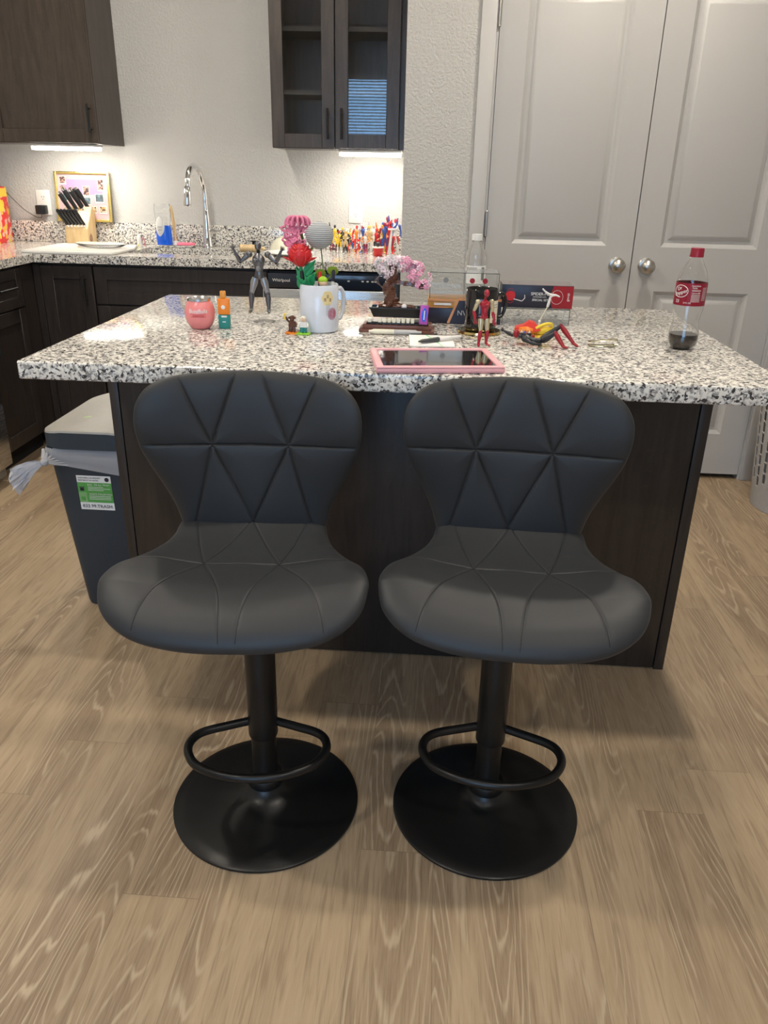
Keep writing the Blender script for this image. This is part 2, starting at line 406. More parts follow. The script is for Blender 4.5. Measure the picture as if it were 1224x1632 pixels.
# closet doors
def door_panel(n, x0, x1, hinge_left):
    b = MB(); y = YC-.004; z0, z1 = .024, 2.04; i = b.mi(M['door'])
    pans = [(x0+.108, x1-.112, 1.015, 1.93), (x0+.108, x1-.112, .215, .836)]
    # face made of strips round the two sunk panels
    xs = [x0, pans[0][0], pans[0][1], x1]; zs = [z0, .215, .836, 1.015, 1.93, z1]
    for a in range(3):
        for c in range(5):
            if a == 1 and c in (1, 3): continue
            f = b.bm.faces.new([b.bm.verts.new(p) for p in ((xs[a], y, zs[c]), (xs[a+1], y, zs[c]), (xs[a+1], y, zs[c+1]), (xs[a], y, zs[c+1]))]); f.material_index = i
    for px0, px1, pz0, pz1 in pans:
        prev = None
        for ins, dep in ((0, 0), (.003, .002), (.016, .0145), (.022, .0155), (.028, .0145), (.046, .003), (.050, .002)):
            ring = [b.bm.verts.new(p) for p in ((px0+ins, y+dep, pz0+ins), (px1-ins, y+dep, pz0+ins), (px1-ins, y+dep, pz1-ins), (px0+ins, y+dep, pz1-ins))]
            if prev:
                for k in range(4): f = b.bm.faces.new((prev[k], prev[(k+1) % 4], ring[(k+1) % 4], ring[k])); f.material_index = i
            prev = ring
        f = b.bm.faces.new(prev); f.material_index = i
    bmesh.ops.remove_doubles(b.bm, verts=b.bm.verts, dist=1e-5)
    for q0, q1 in (((x0, y, z0), (x0, y+.034, z1)), ((x1, y, z0), (x1, y+.034, z1))):
        f = b.bm.faces.new([b.bm.verts.new(p) for p in (q0, (q0[0], y+.034, z0), q1, (q0[0], y, z1))]); f.material_index = i
    f = b.bm.faces.new([b.bm.verts.new(p) for p in ((x0, y, z0), (x1, y, z0), (x1, y+.034, z0), (x0, y+.034, z0))]); f.material_index = i
    f = b.bm.faces.new([b.bm.verts.new(p) for p in ((x0, y+.034, z0), (x1, y+.034, z0), (x1, y+.034, z1), (x0, y+.034, z1))]); f.material_index = i
    o = struct('door_%d' % n, b, '%s leaf of the white two-panel double closet doors' % ('left' if hinge_left else 'right'), 'door', ang=20)
    kx = x1-.060 if hinge_left else x0+.058
    b = MB()
    b.lathe([(.0, 0), (.031, 0), (.032, .004), (.028, .009), (.012, .012), (.011, .028), (.020, .036), (.0275, .046), (.0290, .054), (.027, .063), (.020, .070), (.009, .0735), (0, .074)], M['nickel'], (kx, y, .94), 40, 'Y')
    b.build('door_knob', o)
    hx = x0-.002 if hinge_left else x1+.002
    for hz in (1.09, 1.85):
        b = MB(); b.tube([(hx, y-.004, hz-.045), (hx, y-.004, hz+.045)], .006, M['nickel'], 12)
        b.ball((hx, y-.004, hz+.048), .006, M['nickel'], 8); b.ball((hx, y-.004, hz-.048), .006, M['nickel'], 8)
        b.build('hinge', o)
b = MB(); b.box(XH0-.0115, XH0+.002, YC-.001, YC+.12, 0, 2.049, M['trim']); b.box(XD1-.002, XD1+.0115, YC-.001, YC+.12, 0, 2.049, M['trim']); b.box(XH0+.002, XD1-.002, YC-.001, YC+.12, 2.0405, 2.049, M['trim'])
struct('trim_4', b, 'white jamb lining the closet opening', 'trim')
door_panel(1, XH0+.004, XM-.002, True)
door_panel(2, XM+.002, XD1-.004, False)
def casing(n, x0, x1, z0, z1, label):
    b = MB(); b.box(x0, x1, YC-.017, YC, z0, z1, M['trim'], .004)
    if z1 > 2.2: pass
    struct('trim_%d' % n, b, label, 'trim')
casing(1, XH0-.068, XH0-.008, 0, 2.045, 'white casing left of the closet doors')
casing(2, XD1+.008, XD1+.068, 0, 2.045, 'white casing right of the closet doors')
casing(3, XH0-.068, XD1+.068, 2.046, 2.106, 'white head casing over the closet doors')
b = MB(); b.box(XD1+.069, XR, YC-.014, YC, 0, .09, M['trim'], .003); struct('baseboard_back', b, 'white baseboard right of the closet doors')
b = MB(); b.box(-.163, XH0-.069, YC-.014, YC, 0, .09, M['trim'], .003); struct('baseboard_closet', b, 'white baseboard on the wall left of the closet doors')
b = MB(); b.box(XH0-.011, XD1+.011, YC+.125, YB-.001, 0, .004, M['dark']); struct('floor_closet', b, 'dark floor inside the closet')

# ceiling cans
spots = [(.70, 1.31), (-1.31, 1.31), (-1.31, .05), (-1.31, 2.95), (.70, 2.85), (.70, -.45)]
for k, (x, y) in enumerate(spots):
    t = thing('ceiling_light', ['recessed ceiling light above the right end of the island front', 'recessed ceiling light above the left end of the island front', 'recessed ceiling light left of the camera', 'recessed ceiling light before the sink', 'recessed ceiling light before the closet doors', 'recessed ceiling light behind the camera'][k], 'ceiling light', (x, y, H), group='recessed ceiling lights')
    b = MB(); b.lathe([(.056, -.001), (.090, -.001), (.091, -.006), (.075, -.010), (.058, -.004), (.056, -.001)], M['white'], (0, 0, 0), 40, cap=False); b.build('trim_ring', t)
    b = MB(); b.lathe([(0, -.0015), (.055, -.0015), (.055, -.004), (0, -.004)], M['lens'], (0, 0, 0), 32); b.build('lens', t)

# ------------------------------------------------------------------ cabinetry
def shaker(b, o, u, wv, u0, u1, w0, w1, fr=.057, th=.02, rec=.009, m=None, glass=False):
    """shaker panel. o: origin on the carcass face, u: horizontal unit vector, wv: outward normal"""
    m = m or M['cab']; u = Vector(u); n = Vector(wv); o = Vector(o); z = Vector((0, 0, 1))
    def bx(a0, a1, c0, c1, d0, d1, bev=0):
        ps = [o+u*a+z*c+n*d for a in (a0, a1) for c in (c0, c1) for d in (d0, d1)]
        b.box(min(p.x for p in ps), max(p.x for p in ps), min(p.y for p in ps), max(p.y for p in ps), min(p.z for p in ps), max(p.z for p in ps), m, bev, 1)
    bx(u0, u0+fr, w0, w1, 0, th, .0015); bx(u1-fr, u1, w0, w1, 0, th, .0015)
    bx(u0+fr, u1-fr, w0, w0+fr, 0, th, .0015); bx(u0+fr, u1-fr, w1-fr, w1, 0, th, .0015)
    if not glass: bx(u0+fr-.001, u1-fr+.001, w0+fr-.001, w1-fr+.001, 0, th-rec)
def bar_handle(parent, p0, p1, n, off=.028, r=.005):
    p0, p1, n = Vector(p0), Vector(p1), Vector(n); b = MB(); d = (p1-p0).normalized()
    b.tube([p0+n*off, p1+n*off], r, M['handle'], 10)
    L = (p1-p0).length
    for q in (.15, .85): b.tube([p0+d*L*q, p0+d*L*q+n*off], r*.8, M['handle'], 8)
    return b.build('handle', parent)
FY = 3.585; NY = (0, -1, 0); UX = (1, 0, 0)
def part_front(t, name, o, u, n, u0, u1, w0, w1, handle=None, **k):
    b = MB(); shaker(b, o, u, n, u0, u1, w0, w1, **k); d = b.build(name, t)
    if handle: bar_handle(d, *handle)
    return d
def carc(t, x0, x1, y0, y1, z0, z1, kick=None, m=None):
    b = MB(); b.box(x0, x1, y0, y1, z0, z1, m or M['cab'])
    if kick: b.box(*kick, 0, z0, M['dark'])
    return b.build('carcass', t)
# corner base cabinet
t = thing('base_cabinet', 'dark wood corner base cabinet with a tall narrow door, left of the sink cabinet', 'cabinet')
carc(t, -2.45, -1.556, FY, 4.18, .105, .876, (-2.45, -1.556, 3.66, 4.18))
b = MB(); b.box(-1.832, -1.80, FY-.018, FY, .105, .87, M['cab']); b.build('filler_strip', t)
part_front(t, 'door', (0, FY, 0), UX, NY, -1.797, -1.558, .12, .865, ((-1.592, FY-.02, .70), (-1.592, FY-.02, .83), NY))
# sink base
t = thing('base_cabinet', 'dark wood sink base cabinet with a false drawer front under the sink', 'cabinet')
b = MB(); b.box(-1.553, -1.535, FY, 4.18, .105, .876, M['cab']); b.box(-.775, -.757, FY, 4.18, .105, .876, M['cab']); b.box(-1.535, -.775, FY, FY+.018, .105, .876, M['cab']); b.box(-1.535, -.775, FY, 4.18, .105, .123, M['cab'])
b.box(-1.553, -.757, 3.66, 4.18, 0, .105, M['dark']); b.build('carcass', t)
part_front(t, 'false_drawer_front', (0, FY, 0), UX, NY, -1.550, -.760, .70, .865)
part_front(t, 'door', (0, FY, 0), UX, NY, -1.550, -1.157, .12, .694, ((-1.19, FY-.02, .53), (-1.19, FY-.02, .66), NY))
part_front(t, 'door', (0, FY, 0), UX, NY, -1.153, -.760, .12, .694, ((-1.12, FY-.02, .53), (-1.12, FY-.02, .66), NY))
# dishwasher
t = thing('dishwasher', 'stainless steel dishwasher with a black control strip under the back worktop', 'dishwasher', (-.475, 3.6, 0))
b = MB(); b.box(-.752, -.199, FY, 4.15, .10, .868, M['black']); b.box(-.752, -.199, 3.66, 4.1, 0, .10, M['black']); b.build('body', t, world=True)
b = MB(); b.box(-.752, -.199, 3.545, FY, .115, .796, M['brushed'], .004); b.build('door', t, world=True)
b = MB(); b.box(-.752, -.199, 3.548, FY, .799, .862, M['navy'], .003); cp = b.build('control_panel', t, world=True)
b = MB(); b.text('Whirlpool', .018, M['white'], lambda u, v, q: (-.692+u*1.05, 3.5475-q, .832+v)); b.build('lettering', cp, loc=(0, 0, 0)); cp.children[0].location = (.475, -3.6, 0)
for x in (-.392, -.33, -.308, -.286, -.272):
    b = MB(); b.ball((x, 3.5475, .836), (.006, .001, .0035), M['lgrey'], 8); o = b.build('indicator', cp); o.location = (.475, -3.6, 0)
t = thing('filler_panel', 'narrow dark wood end panel between the dishwasher and the wall corner', 'panel', (-.18, 3.6, 0))
b = MB(); b.box(-.196, -.1635, FY-.02, 4.18, 0, .876, M['cab'], .001); b.build('panel', t, world=True)
# left run
FX = -1.852; NX = (1, 0, 0); UY = (0, 1, 0)
t = thing('base_cabinet', 'dark wood base cabinet with a drawer over a door, on the left wall', 'cabinet')
b = MB(); b.box(-2.45, FX, 3.092, FY-.001, .105, .876, M['cab']); b.box(-2.45, -1.92, 3.092, FY-.001, 0, .105, M['dark']); b.build('carcass', t)
part_front(t, 'drawer', (FX, 0, 0), UY, NX, 3.096, 3.455, .70, .865, ((FX+.02, 3.215, .79), (FX+.02, 3.36, .79), NX), fr=.045)
part_front(t, 'door', (FX, 0, 0), UY, NX, 3.096, 3.455, .12, .694, ((FX+.02, 3.14, .53), (FX+.02, 3.14, .66), NX))
b = MB(); b.box(FX, FX+.018, 3.46, 3.566, .105, .87, M['cab']); b.build('filler_strip', t)
# range
t = thing('kitchen_range', 'stainless steel kitchen range with a black oven window at the left edge', 'range', (-2.1, 2.7, 0))
b = MB(); b.box(-2.45, -1.84, 2.33, 3.085, .03, .90, M['grey'], .003); b.build('body', t, world=True)
b = MB(); b.box(-1.84, -1.80, 2.335, 3.08, .36, .80, M['blackg'], .004); d = b.build('oven_door', t, world=True)
b = MB(); b.tube([(-1.77, 2.42, .77), (-1.77, 3.0, .77)], .011, M['brushed'], 12)
for y in (2.46, 2.96): b.tube([(-1.80, y, .77), (-1.77, y, .77)], .008, M['brushed'], 8)
o = b.build('handle', d); o.location = (2.1, -2.7, 0)
b = MB(); b.box(-1.84, -1.80, 2.335, 3.08, .09, .352, M['brushed'], .004); b.build('drawer', t, world=True)
b = MB(); b.box(-1.84, -1.81, 2.335, 3.08, .808, .90, M['brushed'], .004); cpn = b.build('control_panel', t, world=True)
for y in (2.45, 2.57, 2.71, 2.85, 2.97):
    b = MB(); b.lathe([(.0, 0), (.02, 0), (.018, .022), (0, .023)], M['black'], (-1.81, y, .855), 20, 'X'); o = b.build('knob', cpn); o.location = (2.1, -2.7, 0)
b = MB(); b.box(-2.44, -1.82, 2.335, 3.08, .901, .912, M['blackg'], .002); b.build('cooktop', t, world=True)

# worktop with sink cut-out, splashbacks
SX0, SX1, SY0, SY1 = -1.44, -.86, 3.70, 4.015
CB = T-.0352
b = MB(); i = b.mi(M['granite'])
pl = [(-2.455, 3.088), (-1.8126, 3.088), (-1.8126, 3.546), (-.166, 3.546), (-.166, 4.185), (-2.455, 4.185)]
def slabpart(x0, x1, y0, y1): b.box(x0, x1, y0, y1, CB, T, M['granite'])
slabpart(-2.455, -1.8126, 3.088, 3.546); slabpart(-2.455, SX0, 3.546, 4.185); slabpart(SX1, -.166, 3.546, 4.185)
slabpart(SX0, SX1, 3.546, SY0); slabpart(SX0, SX1, SY1, 4.185)
wt = tag(b.build('worktop'), 'L-shaped speckled grey granite worktop along the back and left walls', 'worktop')
b = MB(); b.box(-2.43, -.166, 4.166, 4.19, T+.0005, T+.102, M['granite'], .002); b.build('splashback', wt)
b = MB(); b.box(-2.455, -2.433, 3.09, 4.165, T+.0005, T+.102, M['granite'], .002); b.build('splashback', wt)
b = MB(); w_ = .004; zb = T-.20
b.box(SX0-w_, SX0, SY0-w_, SY1+w_, zb, CB-.001, M['sink']); b.box(SX1, SX1+w_, SY0-w_, SY1+w_, zb, CB-.001, M['sink'])
b.box(SX0, SX1, SY0-w_, SY0, zb, CB-.001, M['sink']); b.box(SX0, SX1, SY1, SY1+w_, zb, CB-.001, M['sink']); b.box(SX0-w_, SX1+w_, SY0-w_, SY1+w_, zb-w_, zb, M['sink'])
b.lathe([(0, 0), (.04, 0), (.043, .002), (0, .003)], M['chrome'], (-1.15, 3.86, zb), 24)
tag(b.build('sink'), 'undermount stainless steel sink basin in the back worktop', 'sink')

# faucet
t = thing('faucet', 'tall chrome gooseneck pull-down faucet behind the sink', 'faucet', (-1.170, 4.105, T+.0005))
b = MB(); b.lathe([(0, 0), (.027, 0), (.027, .006), (.024, .012), (.021, .07), (.018, .13), (.014, .17), (.013, .175), (0, .175)], M['chrome'], (0, 0, 0), 32)
b.build('base', t)
b = MB(); pts = cr([(0, 0, .165), (-.001, 0, .22), (-.004, -.004, .29), (-.011, -.03, .345), (-.022, -.075, .375), (-.031, -.118, .362), (-.036, -.142, .32), (-.038, -.148, .28)], 8)
b.tube(pts, .0125, M['chrome'], 20); b.build('spout', t)
b = MB(); b.tube([(-.038, -.148, .285), (-.039, -.150, .28), (-.040, -.153, .25), (-.042, -.158, .205), (-.0425, -.159, .197)], [.012, .0155, .017, .020, .018], M['chrome'], 20); b.build('spray_head', t)
b = MB(); b.tube([(.015, -.002, .075), (.045, -.01, .077)], .012, M['chrome'], 16); b.tube([(.042, -.01, .075), (.072, -.014, .083), (.078, -.015, .098)], [.008, .006, .005], M['chrome'], 12); b.build('lever', t)

# upper cabinets
UF = 3.886
t = thing('wall_cabinet', 'dark wood wall cabinet above the knife block, upper left', 'cabinet')
carc(t, -2.455, -1.582, UF, 4.188, 1.372, 2.44, m=M['cabu'])
part_front(t, 'door', (0, UF, 0), UX, NY, -2.083, -1.584, 1.375, 2.437, ((-1.606, UF-.02, 1.415), (-1.606, UF-.02, 1.535), NY), m=M['cabu'])
part_front(t, 'door', (0, UF, 0), UX, NY, -2.452, -2.087, 1.375, 2.437, ((-2.42, UF-.02, 1.415), (-2.42, UF-.02, 1.535), NY), m=M['cabu'])
t = thing('wall_cabinet', 'dark wood wall cabinet with two glass doors, top centre', 'cabinet')
b = MB(); m = M['cabu']
b.box(-.777, -.759, UF, 4.188, 1.372, 2.44, m); b.box(-.221, -.203, UF, 4.188, 1.372, 2.44, m); b.box(-.759, -.221, UF, 4.188, 1.372, 1.39, m)
b.box(-.759, -.221, UF, 4.188, 2.422, 2.44, m); b.box(-.759, -.221, 4.17, 4.188, 1.39, 2.422, m); b.box(-.499, -.481, UF, UF+.02, 1.39, 2.422, m); b.build('carcass', t)
b = MB(); b.box(-.202, -.164, UF+.004, 4.188, 1.372, 2.44, m); b.build('filler_strip', t)
for z in (1.60, 1.845, 2.12):
    b = MB(); b.box(-.758, -.222, UF+.03, 4.169, z-.009, z+.009, P('shelf_edge', (.10, .095, .085), .5)); b.build('shelf', t)
for x0, x1, hx in ((-.775, -.492, -.521), (-.488, -.205, -.4585)):
    d = part_front(t, 'door', (0, UF, 0), UX, NY, x0, x1, 1.375, 2.437, ((hx, UF-.02, 1.41), (hx, UF-.02, 1.535), NY), glass=True, m=m)
    b = MB(); b.box(x0+.053, x1-.053, UF-.012, UF-.008, 1.428, 2.384, M['glass']); b.build('glass_pane', d)
def light_bar(x0, x1, label):
    t = thing('light_bar', label, 'light', ((x0+x1)/2, 3.95, 1.372), group=None)
    b = MB(); b.box(x0, x1, 3.90, 3.99, 1.360, 1.3715, M['white'], .002); b.build('housing', t, world=True)
    b = MB(); b.box(x0+.004, x1-.004, 3.903, 3.987, 1.345, 1.3595, M['bar'], .003); b.build('diffuser', t, world=True)
light_bar(-1.925, -1.615, 'glowing white light bar under the left wall cabinet')
light_bar(-.478, -.192, 'glowing white light bar under the glass-door wall cabinet')

# outlets
def outlet(x, z, label):
    t = thing('power_outlet', label, 'outlet', (x, YB, z))
    b = MB(); b.box(-.0365, .0365, -.006, 0, -.06, .06, M['white'], .003); b.build('cover_plate', t)
    for s in (-1, 1):
        b = MB(); b.lathe([(0, .0058), (.0165, .0058), (.0165, .0075), (0, .0078)], M['white'], (0, 0, s*.0235), 24, 'Y')
        for dx in (-.006, .006): b.box(dx-.001, dx+.001, -.0086, -.0076, s*.0235+.001, s*.0235+.008, M['dark'])
        b.ball((0, -.0079, s*.0235-.007), (.002, .0008, .002), M['dark'], 8)
        b.build('socket', t)
    return t
outlet(-2.036, 1.103, 'white wall outlet with a black charger plugged in, left wall corner')
outlet(-.4265, 1.102, 'white double wall outlet above the small toy figures')
t = thing('charger', 'black square phone charger with a thin cord, plugged into the left outlet', 'charger', (-2.040, YB-.008, 1.070))
b = MB(); b.box(-.024, .024, -.045, 0, -.022, .022, M['black'], .005); b.build('adapter', t)
b = MB(); pts = cr([(.0, -.03, -.022), (-.002, -.03, -.036), (-.03, -.028, -.035), (-.09, -.028, 0), (-.14, -.03, .05), (-.19, -.03, .10), (-.23, -.03, .14), (-.30, -.03, .16), (-.40, -.03, .15)], 6)
b.tube(pts, .0016, M['black'], 8); b.build('cord', t)

# ------------------------------------------------------------------ the island
IX0, IX1, IY0, IY1 = -.839, .6954, 1.5098, 2.4657
BX0, BX1, BY0 = -.827, .6856, 1.9078
t = thing('kitchen_island', 'dark wood kitchen island base behind the two bar stools', 'island', (-.07, 2.2, 0))
IT = T-.0375
b = MB(); b.box(BX0+.02, BX1-.02, BY0+.014, IY1-.06, .0, IT-.001, M['cab']); b.build('carcass', t, world=True)
b = MB(); b.box(BX0+.026, BX1-.030, BY0+.002, BY0+.014, .004, IT-.001, M['cab'], .001); b.build('front_panel', t, world=True)
b = MB(); b.box(BX0, BX0+.024, BY0, IY1-.06, 0, IT-.001, M['cab'], .001); b.build('end_panel', t, world=True)
b = MB(); b.box(BX1-.027, BX1, BY0, IY1-.06, 0, IT-.001, M['cab'], .001); b.build('end_panel', t, world=True)
for k in range(3):
    w3 = (BX1-BX0-.06)/3; x0 = BX0+.03+k*w3
    part_front(t, 'door', (0, IY1-.06, 0), UX, (0, 1, 0), x0+.002, x0+w3-.002, .11, .86, ((x0+w3-.03, IY1-.04, .68), (x0+w3-.03, IY1-.04, .81), (0, 1, 0))).location = (.07, -2.2, 0)
b = MB(); b.box(IX0, IX1, IY0, IY1, IT, T, M['granite'], .004, 3)
tag(b.build('island_countertop'), 'large speckled grey granite countertop on the island', 'countertop')

# ------------------------------------------------------------------ bar stools
def smooth_outline(pts, n):
    o = cr([(p[0], p[1], 0) for p in pts], 14, True)
    d = [0]
    for a, c in zip(o, o[1:]+o[:1]): d.append(d[-1]+(c-a).length)
    out = []; j = 0
    for k in range(n):
        s = d[-1]*k/n
        while d[j+1] < s: j += 1
        q = (s-d[j])/(d[j+1]-d[j]); out.append(o[j].lerp(o[(j+1) % len(o)], q))
    return out
def seg_dist(px, py, s):
    ax, ay, bx_, by_ = s; dx, dy = bx_-ax, by_-ay
    t = max(0, min(1, ((px-ax)*dx+(py-ay)*dy)/(dx*dx+dy*dy)))
    return math.hypot(px-ax-t*dx, py-ay-t*dy)
def pad(name, parent, outline, centre, seams, thick, to3, depth, mat, p=5, NR=104, NA=480, wn=.0019, broad=.45, dx=0):
    """cushion: polar grid over an outline, puffed front face with stitched grooves, plain back face"""
    ol = smooth_outline(outline, NA); b = MB(); c = Vector((centre[0], centre[1], 0))
    lines = [[(v.x, v.y) for v in cr([(x, y, 0) for x, y in pl_], 7)] for pl_ in seams]
    segs = [(q0[0], q0[1], q1[0], q1[1]) for ln in lines for q0, q1 in zip(ln, ln[1:])]
    bins = {}
    for sg in segs:      # coarse buckets keep the distance search short
        for i_ in range(int(min(sg[0], sg[2])/.03-2.5), int(max(sg[0], sg[2])/.03+2.5)):
            for j_ in range(int(min(sg[1], sg[3])/.03-2.5), int(max(sg[1], sg[3])/.03+2.5)): bins.setdefault((i_, j_), []).append(sg)
    def height(x, y, f, side=1):
        h = thick/2*(max(0, 1-f**p))**.5*side
        if side == 1:
            dm = min((seg_dist(x, y, sg) for sg in bins.get((int(math.floor(x/.03)), int(math.floor(y/.03))), ())), default=.1)
            h -= depth*(math.exp(-(dm/wn)**2)*.45+math.exp(-dm/.014)*broad)*min(1, (1-f)*6+.15)
        return h
    rows = []
    for side in (1, -1):
        rr = [1-(1-k/NR)**1.25 for k in range(NR+1)]
        for f in (rr if side == 1 else list(reversed(rr))[1:]):
            row = []
            for o_ in ol:
                q = c+(o_-c)*max(f, .004); row.append(to3(q.x, q.y, height(q.x, q.y, f, side)))
            rows.append(row)
    b.grid(rows, mat, True, True, True)
    o = b.build(name, parent, ang=75); o.location.x = dx
    angs = [(math.atan2((v-c).y, (v-c).x), (v-c).length) for v in ol]
    def frac(x, y):
        a, r = math.atan2(y-c.y, x-c.x), math.hypot(x-c.x, y-c.y); return r/min(angs, key=lambda t_: abs((t_[0]-a+PI) % (2*PI)-PI))[1]
    b = MB()
    for ln in lines:
        pts = []
        for (x0, y0), (x1, y1) in zip(ln, ln[1:]):
            for k in range(4):
                x, y = x0+(x1-x0)*k/4, y0+(y1-y0)*k/4; f = frac(x, y)
                if f < .985: pts.append(to3(x, y, height(x, y, f)+.0001))
        if len(pts) > 2: b.tube(pts, .0007, M['thread'], 6)
    b.build('stitching', o)
    return o
def seat3(x, y, h):
    sp = interp([(-.235, .514), (-.215, .531), (-.19, .545), (-.16, .556), (-.12, .565), (-.07, .568), (-.02, .569), (.04, .574), (.09, .586), (.125, .602), (.16, .622)], y)
    wing = .036*(min(1.1, abs(x)/.24))**2.2*max(0, min(1, (y+.24)/.12))*max(0, min(1, (.14-y)/.10))
    return (x, y-.10*h, sp+wing+h)
def sstep(q): q = max(0, min(1, q)); return q*q*(3-2*q)
def back3(x, wv, h):
    y = .124+.055*(wv-.62)-.80*x*x*sstep((wv-.58)/.26)
    return (x, y-h, wv)
stool = thing('bar_stool', 'left black padded bar stool with its round base nearer the trash can', 'bar stool', (-.3237, 1.313, 0), math.radians(4.5), 'black bar stools at the island')
b = MB()
b.lathe([(0, .0), (.197, .0), (.2, .003), (.2, .007), (.197, .0095), (.170, .0145), (.13, .021), (.09, .029), (.06, .038), (.045, .047), (.038, .058), (0, .058)], M['blackm'], (0, 0, 0), 128); b.build('base', stool)
b = MB(); b.lathe([(0, .052), (.037, .052), (.038, .056), (.038, .074), (.036, .078), (.029, .079), (0, .079)], M['blackm'], (0, 0, 0), 48); b.build('collar', stool)
b = MB(); b.lathe([(0, .075), (.0262, .075), (.0262, .30), (0, .30)], M['blackm'], (0, 0, 0), 48); b.build('lower_pole', stool)
b = MB(); b.lathe([(.0265, .185), (.0300, .185), (.0308, .188), (.0308, .50), (.029, .503), (0, .503)], M['blackm'], (0, 0, 0), 48, cap=False); b.build('upper_pole', stool)
b = MB(); half = [(.028, .0), (.072, -.017), (.112, -.034), (.131, -.052), (.138, -.080), (.130, -.110), (.108, -.138), (.06, -.161), (0, -.170)]
pts = cr([(x, y, .215) for x, y in half]+[(-x, y, .215) for x, y in reversed(half[:-1])], 7)
b.tube(pts, .0088, M['blackm'], 16); b.build('footrest', stool)
b = MB(); b.box(-.09, .09, -.10, .085, .503, .530, M['blackm'], .004); b.box(-.04, .04, -.04, .04, .49, .503, M['blackm'], .003); b.build('seat_plate', stool)
b = MB(); b.tube([(-.03, 0, .50), (-.16, -.01, .498), (-.19, -.012, .492)], [.005, .005, .008], M['blackm'], 10); b.build('height_lever', stool)
b = MB(); b.grid([[(x, .098+dx, z) for x in (-.06, -.02, .02, .06)] for dx, z in ((-.06, .535), (.03, .548), (.052, .58), (.066, .66), (.076, .72))], M['blackm'])
o = b.build('back_bracket', stool); md = o.modifiers.new('s', 'SOLIDIFY'); md.thickness = .006
hs = [(.0, -.218), (.09, -.215), (.170, -.200), (.220, -.168), (.237, -.125), (.236, -.085), (.224, -.045), (.197, -.003), (.171, .045), (.155, .095), (.144, .135), (.10, .150), (.0, .152)]
out = hs+[(-x, y) for x, y in reversed(hs[1:-1])]
N1 = .070; ny = -.030
seams = [[(-N1, ny), (0, ny+.006), (N1, ny)]]
for g in (-1, 1):
    seams += [[(g*N1, ny), (g*.12, ny+.004), (g*.17, ny+.006), (g*.25, ny-.020)], [(g*N1, ny), (g*.094, .05), (g*.118, .155)], [(g*N1, ny), (g*.034, .05), (0, .125), (g*-.012, .155)],
              [(g*N1, ny), (g*.115, -.085), (g*.148, -.150), (g*.170, -.225)], [(g*N1, ny), (g*.040, -.090), (g*.022, -.15), (g*.012, -.24)]]
pad('seat', stool, out, (0, -.04), seams, .060, seat3, .0040, M['leather'], p=6, broad=.06, dx=-.020)
hb = [(0, .925), (.08, .922), (.145, .915), (.186, .899), (.210, .868), (.2165, .83), (.211, .785), (.195, .74), (.176, .70), (.157, .655), (.147, .620), (.138, .598), (.10, .590), (0, .589)]
out = hb+[(-x, y) for x, y in reversed(hb[1:-1])]
nz = .785; N2 = .074
seams = [[(-N2, nz), (N2, nz)]]
for g in (-1, 1):
    seams += [[(g*N2, nz), (g*.24, nz+.002)], [(g*N2, nz), (g*.142, .94)], [(g*N2, nz), (g*.018, .94)], [(g*N2, nz), (g*.124, .59)], [(g*N2, nz), (0, .625), (g*-.014, .585)]]
pad('backrest', stool, out, (0, .78), seams, .042, back3, .0062, M['leather'], broad=.55, dx=-.016)
s2 = copy_tree(stool); s2.location = (.1541, 1.337, 0); s2.rotation_euler.z = math.radians(-3)
for ch in s2.children:
    if ch.name.startswith(('seat.', 'backrest')): ch.location.x = .008 if ch.name.startswith('seat.') else .003
s2['label'] = 'right black padded bar stool, in front of the pink-framed tablet'

